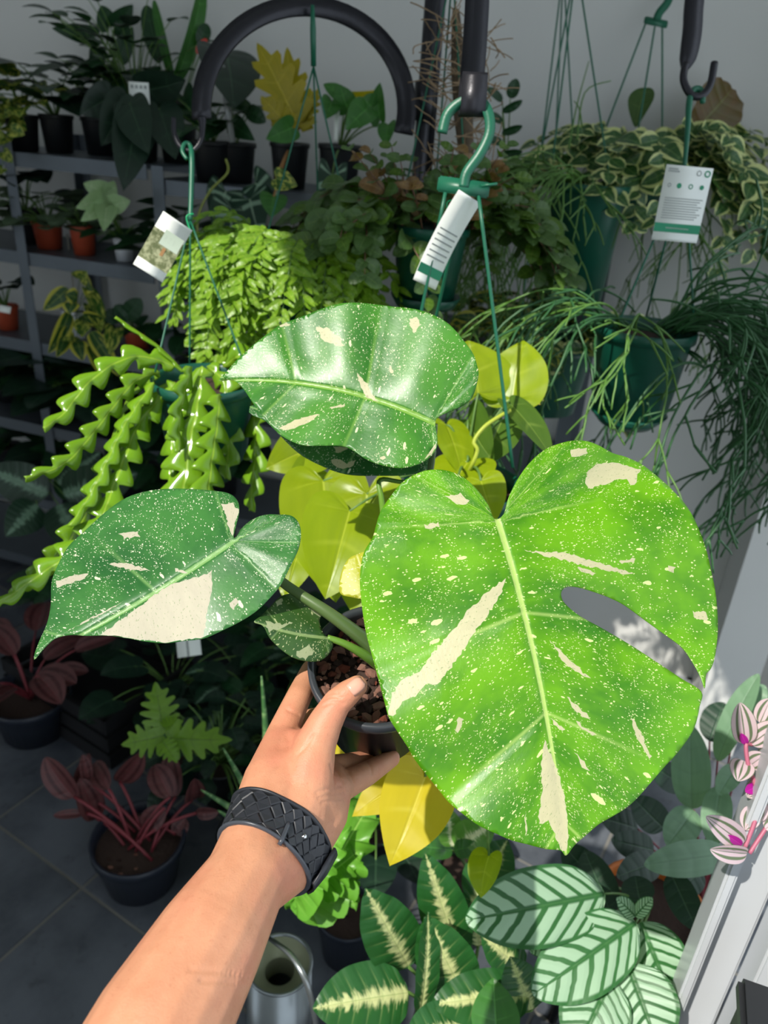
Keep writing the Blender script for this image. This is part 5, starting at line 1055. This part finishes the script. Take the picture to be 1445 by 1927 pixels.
th, b = floorpot('lobed_philodendron', 'yellow-green philodendron with jagged lobed leaves in a green pot beside the red plant', 330, 1475, .062, .11, M_GPOT)
leaves_px(th, [(b_lacy, (305, 1365), (292, 1283), 1.50, 1.52, 72, 0), (b_lacy, (320, 1390), (438, 1392), 1.50, 1.48, 80, 10), (b_lacy, (305, 1385), (228, 1402), 1.50, 1.48, 70, 0), (b_lacy, (308, 1398), (334, 1436), 1.48, 1.46, 40, 0), (b_lacy, (312, 1370), (345, 1355), 1.50, 1.5, 50, 30)], b, M_STEMG, .0018, .02)
for k, (px, py, r, mt, sz, n, lab) in enumerate(((420, 1440, .06, b_bush, .055, 40, 'dense small-leaved dark plant behind the lobed philodendron'), (520, 1400, .06, b_dgs, .06, 36, 'dark leafy plant behind the spiky stems and the fingers'), (330, 1300, .06, b_bgr, .085, 22, 'dark broad-leaved plant under the cream patch of the held plant'), (470, 1300, .06, b_fea, .11, 16, 'silver-marked dark plant under the small marbled leaf'), (180, 1120, .07, b_dgr, .11, 18, 'shadowy heart-leaved plant on the floor behind the held plant'), (300, 1130, .07, b_bgr, .10, 18, 'shadowy broad-leaved plant against the lowest shelf'), (560, 1250, .07, b_dgr, .10, 16, 'dark heart-leaved plant behind the held pot'), (600, 1480, .06, b_dgs, .06, 28, 'dark small-leaved plant below the held pot'), (700, 1560, .06, b_bgr, .085, 18, 'dark broad-leaved plant between the crinkled fern and the hanging yellow leaves'), (740, 1300, .07, b_bgr, .10, 16, 'dark broad-leaved plant behind the hanging yellow leaves'), (900, 1330, .08, b_dgr, .11, 14, 'dark heart-leaved plant on the floor behind the largest leaf'), (1000, 1100, .08, b_dgo, .11, 16, 'dark oval-leaved plant against the wall behind the largest leaf'))):
    th, b = floorpot('dark_floor_plant', lab, px, py + 60, r, .12, M_BPOT); rosette(th, b, n, .17, [mt, b_bush] if k in (0, 1, 7) else [mt], sz, (8, 78), 70 + k, droop=.55)
th, b = floorpot('cylindrical_snake_plant', 'snake plant with pencil-like banded spikes in a black pot beside the wrist', 470, 1640, .07, .12, M_BPOT)
def bandmat():
    n = NT('banded_spike'); uv, u, v, tc = n.uv(); c = n.mix(n.ss(n.noise(n.comb(n.math('MULTIPLY', u, .5), n.math('MULTIPLY', v, 24), 0), 1.5, 2), .45, .6), lin(66, 110, 60), lin(124, 160, 100)); return n.bsdf(c, .45)
M_SPIKE = bandmat()
for a_, t_, d0, d1 in (((503, 1500), (492, 1272), 1.38, 1.30), ((485, 1530), (420, 1408), 1.40, 1.34), ((480, 1545), (378, 1486), 1.40, 1.36), ((470, 1560), (410, 1525), 1.40, 1.36)): mk('spike', tube(crom([b + Vector((rnd.uniform(-.03, .03), rnd.uniform(-.02, .02), 0)), at(*a_, d0), at(*[(x + y) / 2 + 3 for x, y in zip(a_, t_)], (d0 + d1) / 2), at(*t_, d1)], 6), [.0075, .0075, .006, .0012], 8), M_SPIKE, th)
bx0 = fl(195, 1330); cr = thing('black_crate', 'low black plastic crate on the tiles in the shade', 'crate', bx0); CM = Matrix.Rotation(R(-31), 4, 'Z')
for dx, dy, sx, sy in ((0, .14, .40, .012), (0, -.14, .40, .012), (.2, 0, .012, .292), (-.2, 0, .012, .292)):
    for k in range(3): mk('crate_slat', box(bx0 + (CM @ Vector((dx, dy, .03 + .055 * k))), (sx, sy, .042), CM), M_LEATH, cr, smooth=False)
mk('crate_bottom', box(bx0 + UZ * .006, (.4, .28, .006), CM), M_LEATH, cr, smooth=False)
tagcard('floor_plant_card', 'grey-white card standing in the dark plants under the held leaf', 355, 1215, 1.62, 44, 40, -8, 10, (.0, [('printed_line', -.1, -.5, .0, .5, M_GREYP)]))
# ---- crinkled fern and dieffenbachia
th, b = floorpot('crinkled_fern', 'bright green fern with crinkled wavy fronds in a black pot beside the watch band', 650, 1790, .062, .12, M_NPOT)
leaves_px(th, [(b_crest, (575, 1705), (712, 1480), 1.20, 1.14, 130, 10), (b_crest, (555, 1690), (660, 1555), 1.18, 1.12, 110, -15), (b_crest, (600, 1660), (690, 1590), 1.18, 1.14, 90, 0), (b_crest, (650, 1630), (670, 1715), 1.2, 1.16, 60, 20), (b_crest, (580, 1690), (590, 1715), 1.2, 1.18, 70, 0), (b_crest, (640, 1600), (680, 1470), 1.25, 1.2, 80, 30)], b, M_STEMG, .002, .04)
dp = fl(850, 2050); dp.z = .004; th = thing('dieffenbachia', 'dark green dieffenbachia with cream-feathered leaf centres below the hand', 'potted plant', dp, G2); pot(th, dp + UZ * .16, .085, .16, M_BPOT); b = dp + UZ * .14
DL = [(b_dief, (768, 1818), (688, 1672), 1.06, 1.00, 108, 0), (b_dief, (768, 1868), (588, 1898), 1.02, .98, 122, 8), (b_dief, (862, 1800), (800, 1605), 1.10, 1.06, 92, 0), (b_dief, (872, 1868), (800, 1725), 1.04, 1.02, 110, -12), (b_dief, (995, 1872), (810, 1890), 1.0, .98, 96, 10), (b_dief, (790, 1915), (805, 1715), 1.0, 1.02, 62, 45), (b_dief, (890, 1700), (955, 1580), 1.12, 1.14, 90, 0), (b_grn, (935, 1960), (928, 1840), .95, .98, 90, 0), (b_dief, (830, 1760), (760, 1800), 1.12, 1.1, 70, 0), (b_dief, (985, 1830), (905, 1760), 1.04, 1.04, 78, 20), (b_dief, (1000, 1900), (960, 1800), 1.0, 1.0, 80, 0), (b_dief, (900, 1780), (890, 1660), 1.12, 1.14, 80, 10), (b_dief, (870, 1930), (760, 1960), .98, .95, 100, 0)]
leaves_px(th, DL, b, M_STEMG, .0035, .03)
th, b = floorpot('white_centred_plant', 'small plant with cream-white leaf centres behind the tip of the largest leaf', 860, 1760, .06, .2, M_BPOT)
leaves_px(th, [(b_wcen, (852, 1592), (838, 1515), 1.15, 1.15, 52, 10), (b_wcen, (858, 1595), (935, 1545), 1.14, 1.12, 70, 0), (b_grn, (855, 1600), (905, 1590), 1.14, 1.12, 34, 0), (b_grn, (850, 1600), (720, 1590), 1.2, 1.15, 50, 20)], b, M_STEMG, .002, .02)
# ---- silver striped calathea
cp_ = fl(1130, 1990); cp_.z = .30; st2 = thing('plant_stool', 'low black stool under the orange pot of the striped plant', 'stool', (cp_.x, cp_.y, 0))
mk('stool_top', lathe([(.0005, .294), (.11, .294), (.115, .288), (.11, .276), (.0005, .276)], 28, None, (cp_.x, cp_.y, 0)), M_BPOT, st2)
for k in range(3): a = 2.1 * k + .4; mk('leg', tube([(cp_.x + .08 * math.cos(a), cp_.y + .08 * math.sin(a), .277), (cp_.x + .1 * math.cos(a), cp_.y + .1 * math.sin(a), .005)], .010, 8), M_BPOT, st2)
cp_.z = .295; th = thing('striped_calathea', 'prayer plant with silver-striped oval leaves in an orange pot', 'potted plant', cp_, G2); pot(th, cp_ + UZ * .13, .085, .13, M_OPOT); b = cp_ + UZ * .11
CL = [(b_cal, (1137, 1682), (876, 1732), .99, .94, 138, 0), (b_cal, (1196, 1736), (1002, 1872), .97, .92, 128, 0), (b_cal, (1205, 1735), (1272, 1900), 1.0, .97, 120, 0), (b_cal, (1182, 1815), (1240, 1975), .95, .9, 132, 0), (b_cal, (1150, 1840), (1082, 1985), .94, .9, 128, 0), (b_cal, (1195, 1724), (1160, 1690), .97, .96, 34, 20), (b_cal, (1195, 1724), (1228, 1690), .97, .96, 30, -20), (b_cal, (1080, 1740), (998, 1792), 1.02, 1.0, 62, 0), (b_ctd, (1205, 1700), (1195, 1648), 1.08, 1.1, 60, 0), (b_ctd, (1150, 1720), (1100, 1600), 1.10, 1.12, 66, 0), (b_ctd, (1120, 1660), (1060, 1590), 1.14, 1.16, 60, 0), (b_cal, (1120, 1860), (1040, 1840), .98, .98, 60, 30)]
leaves_px(th, CL, b, M_STEMG, .002, .03)
# ---- pale prayer plant beside the door frame
th, b = floorpot('pale_prayer_plant', 'prayer plant with plain silvery-green leaves and red stems beside the white frame', 1290, 1780, .08, .14, M_BPOT)
PL = [(b_ctn, (1302, 1522), (1298, 1362), 1.16, 1.14, 70, 0), (b_ctn, (1306, 1525), (1255, 1592), 1.14, 1.1, 62, 0), (b_ctn, (1368, 1606), (1212, 1628), 1.06, 1.02, 64, 0), (b_ctd, (1262, 1642), (1312, 1752), 1.12, 1.06, 58, 0), (b_ctn, (1355, 1480), (1340, 1592), 1.14, 1.1, 54, 0), (b_ctn, (1388, 1440), (1352, 1496), 1.14, 1.1, 40, 10), (b_ctd, (1335, 1395), (1362, 1322), 1.2, 1.22, 58, 0), (b_ctn, (1350, 1432), (1428, 1268), 1.16, 1.16, 52, -30), (b_ctd, (1250, 1560), (1190, 1500), 1.2, 1.18, 60, 0), (b_ctd, (1230, 1600), (1150, 1580), 1.18, 1.15, 54, 0), (b_ctd, (1240, 1620), (1160, 1650), 1.15, 1.1, 56, 0), (b_ctd, (1290, 1480), (1225, 1440), 1.22, 1.2, 54, 0), (b_ctd, (1200, 1560), (1130, 1540), 1.22, 1.2, 60, 20), (b_ctd, (1320, 1640), (1260, 1690), 1.14, 1.1, 50, 0), (b_ctn, (1385, 1350), (1440, 1290), 1.2, 1.2, 46, 0)]
leaves_px(th, PL, b, M_STEMR, .002, .03)
# ---- pink tradescantia over the frame
tp = at(1560, 1420, .84); th = thing('pink_tradescantia', 'tradescantia with pink-and-white striped leaves trailing over the white frame', 'potted plant', tp - UZ * .1); pot(th, tp, .07, .1, M_WPOT)
TL = [(b_trad, (1402, 1398), (1392, 1322), .80, .79, 46, 10), (b_trad, (1414, 1400), (1468, 1362), .80, .79, 42, -10), (b_trad, (1400, 1432), (1388, 1470), .80, .78, 44, 0), (b_trad, (1412, 1440), (1440, 1420), .8, .79, 40, 0), (b_trad, (1398, 1588), (1328, 1536), .78, .76, 48, 5), (b_trad, (1405, 1606), (1336, 1598), .78, .76, 38, -25), (b_trad, (1418, 1545), (1432, 1500), .80, .8, 38, 30), (b_trad, (1420, 1520), (1402, 1562), .80, .79, 36, 0), (b_trad, (1440, 1470), (1405, 1500), .80, .79, 34, 0), (b_trad, (1430, 1360), (1450, 1315), .8, .8, 36, 0), (b_trad, (1440, 1560), (1470, 1540), .8, .8, 36, 0)]
leaves_px(th, TL, None)
leaves_px(th, [(b_mag, (1404, 1400), (1394, 1380), .797, .793, 14, 0), (b_mag, (1396, 1590), (1368, 1572), .776, .768, 16, 0), (b_mag, (1425, 1480), (1402, 1490), .795, .79, 20, 0)], None, name='leaf_underside')
for P in ([(1560, 1410), (1470, 1380), (1418, 1400), (1404, 1400), (1408, 1440), (1425, 1490), (1425, 1530), (1400, 1598)], [(1560, 1430), (1500, 1470), (1440, 1560), (1410, 1606)]): mk('stem', tube(crom([at(x, y, .81 - .004 * k) for k, (x, y) in enumerate(P)], 5), .0022, 7), plain('purple_pink_stem', lin(176, 96, 120), .45), th)
bq = at(1512, 1990, .72); pl_ = thing('black_planter', 'tall black planter whose corner shows at the foot of the white frame', 'planter', (bq.x, bq.y, 0)); Mt = Matrix.Rotation(R(-18), 4, 'Z')
mk('planter_body', box((bq.x, bq.y, bq.z / 2), (.10, .10, bq.z - .01), Mt, .006), M_LEATH, pl_, smooth=False); mk('planter_rim', box((bq.x, bq.y, bq.z), (.112, .112, .02), Mt, .005), M_BPOT, pl_, smooth=False)
# ---- watering can
wc0 = at(526, 1812, 1.22); hcan = wc0.z - .004; can = thing('watering_can', 'round zinc watering can with an arched handle standing below the arm', 'watering can', (wc0.x, wc0.y, .004)); r = .0505
B0 = Vector((wc0.x, wc0.y, .004))
mk('body', lathe([(.0005, 0), (r * 1.12, 0), (r * 1.12, .004), (r, hcan - .002), (r - .0015, hcan - .002), (r - .0015, hcan - .02), (r - .0015, .01), (.0005, .008)], 40, None, B0), M_SALV, can)
mk('rim', lathe([(r - .002, hcan - .004), (r + .0018, hcan - .003), (r + .0022, hcan), (r - .0005, hcan + .0018), (r - .003, hcan)], 40, None, B0), M_SALV, can)
tl = mk('top_plate', lathe([(r - .002, hcan - .006), (.024, hcan - .020), (.0225, hcan - .024)], 40, None, B0), M_CANIN, can)
mk('neck', lathe([(.0225, hcan - .022), (.0215, hcan - .06)], 24, None, B0), M_CANIN, can)
mk('handle', ribbon(crom([at(500, 1762, 1.22), at(520, 1775, 1.16), at(550, 1800, 1.12), at(575, 1845, 1.10), at(590, 1900, 1.11), at(597, 1950, 1.14)], 6), .008, .003, RGT), M_SALV, can)
mk('spout', tube(crom([B0 + Vector((-r, .0, .04)), B0 + Vector((-r - .06, -.01, .10)), B0 + Vector((-r - .11, -.02, .20))], 5), [.014, .009, .007], 12), M_SALV, can)
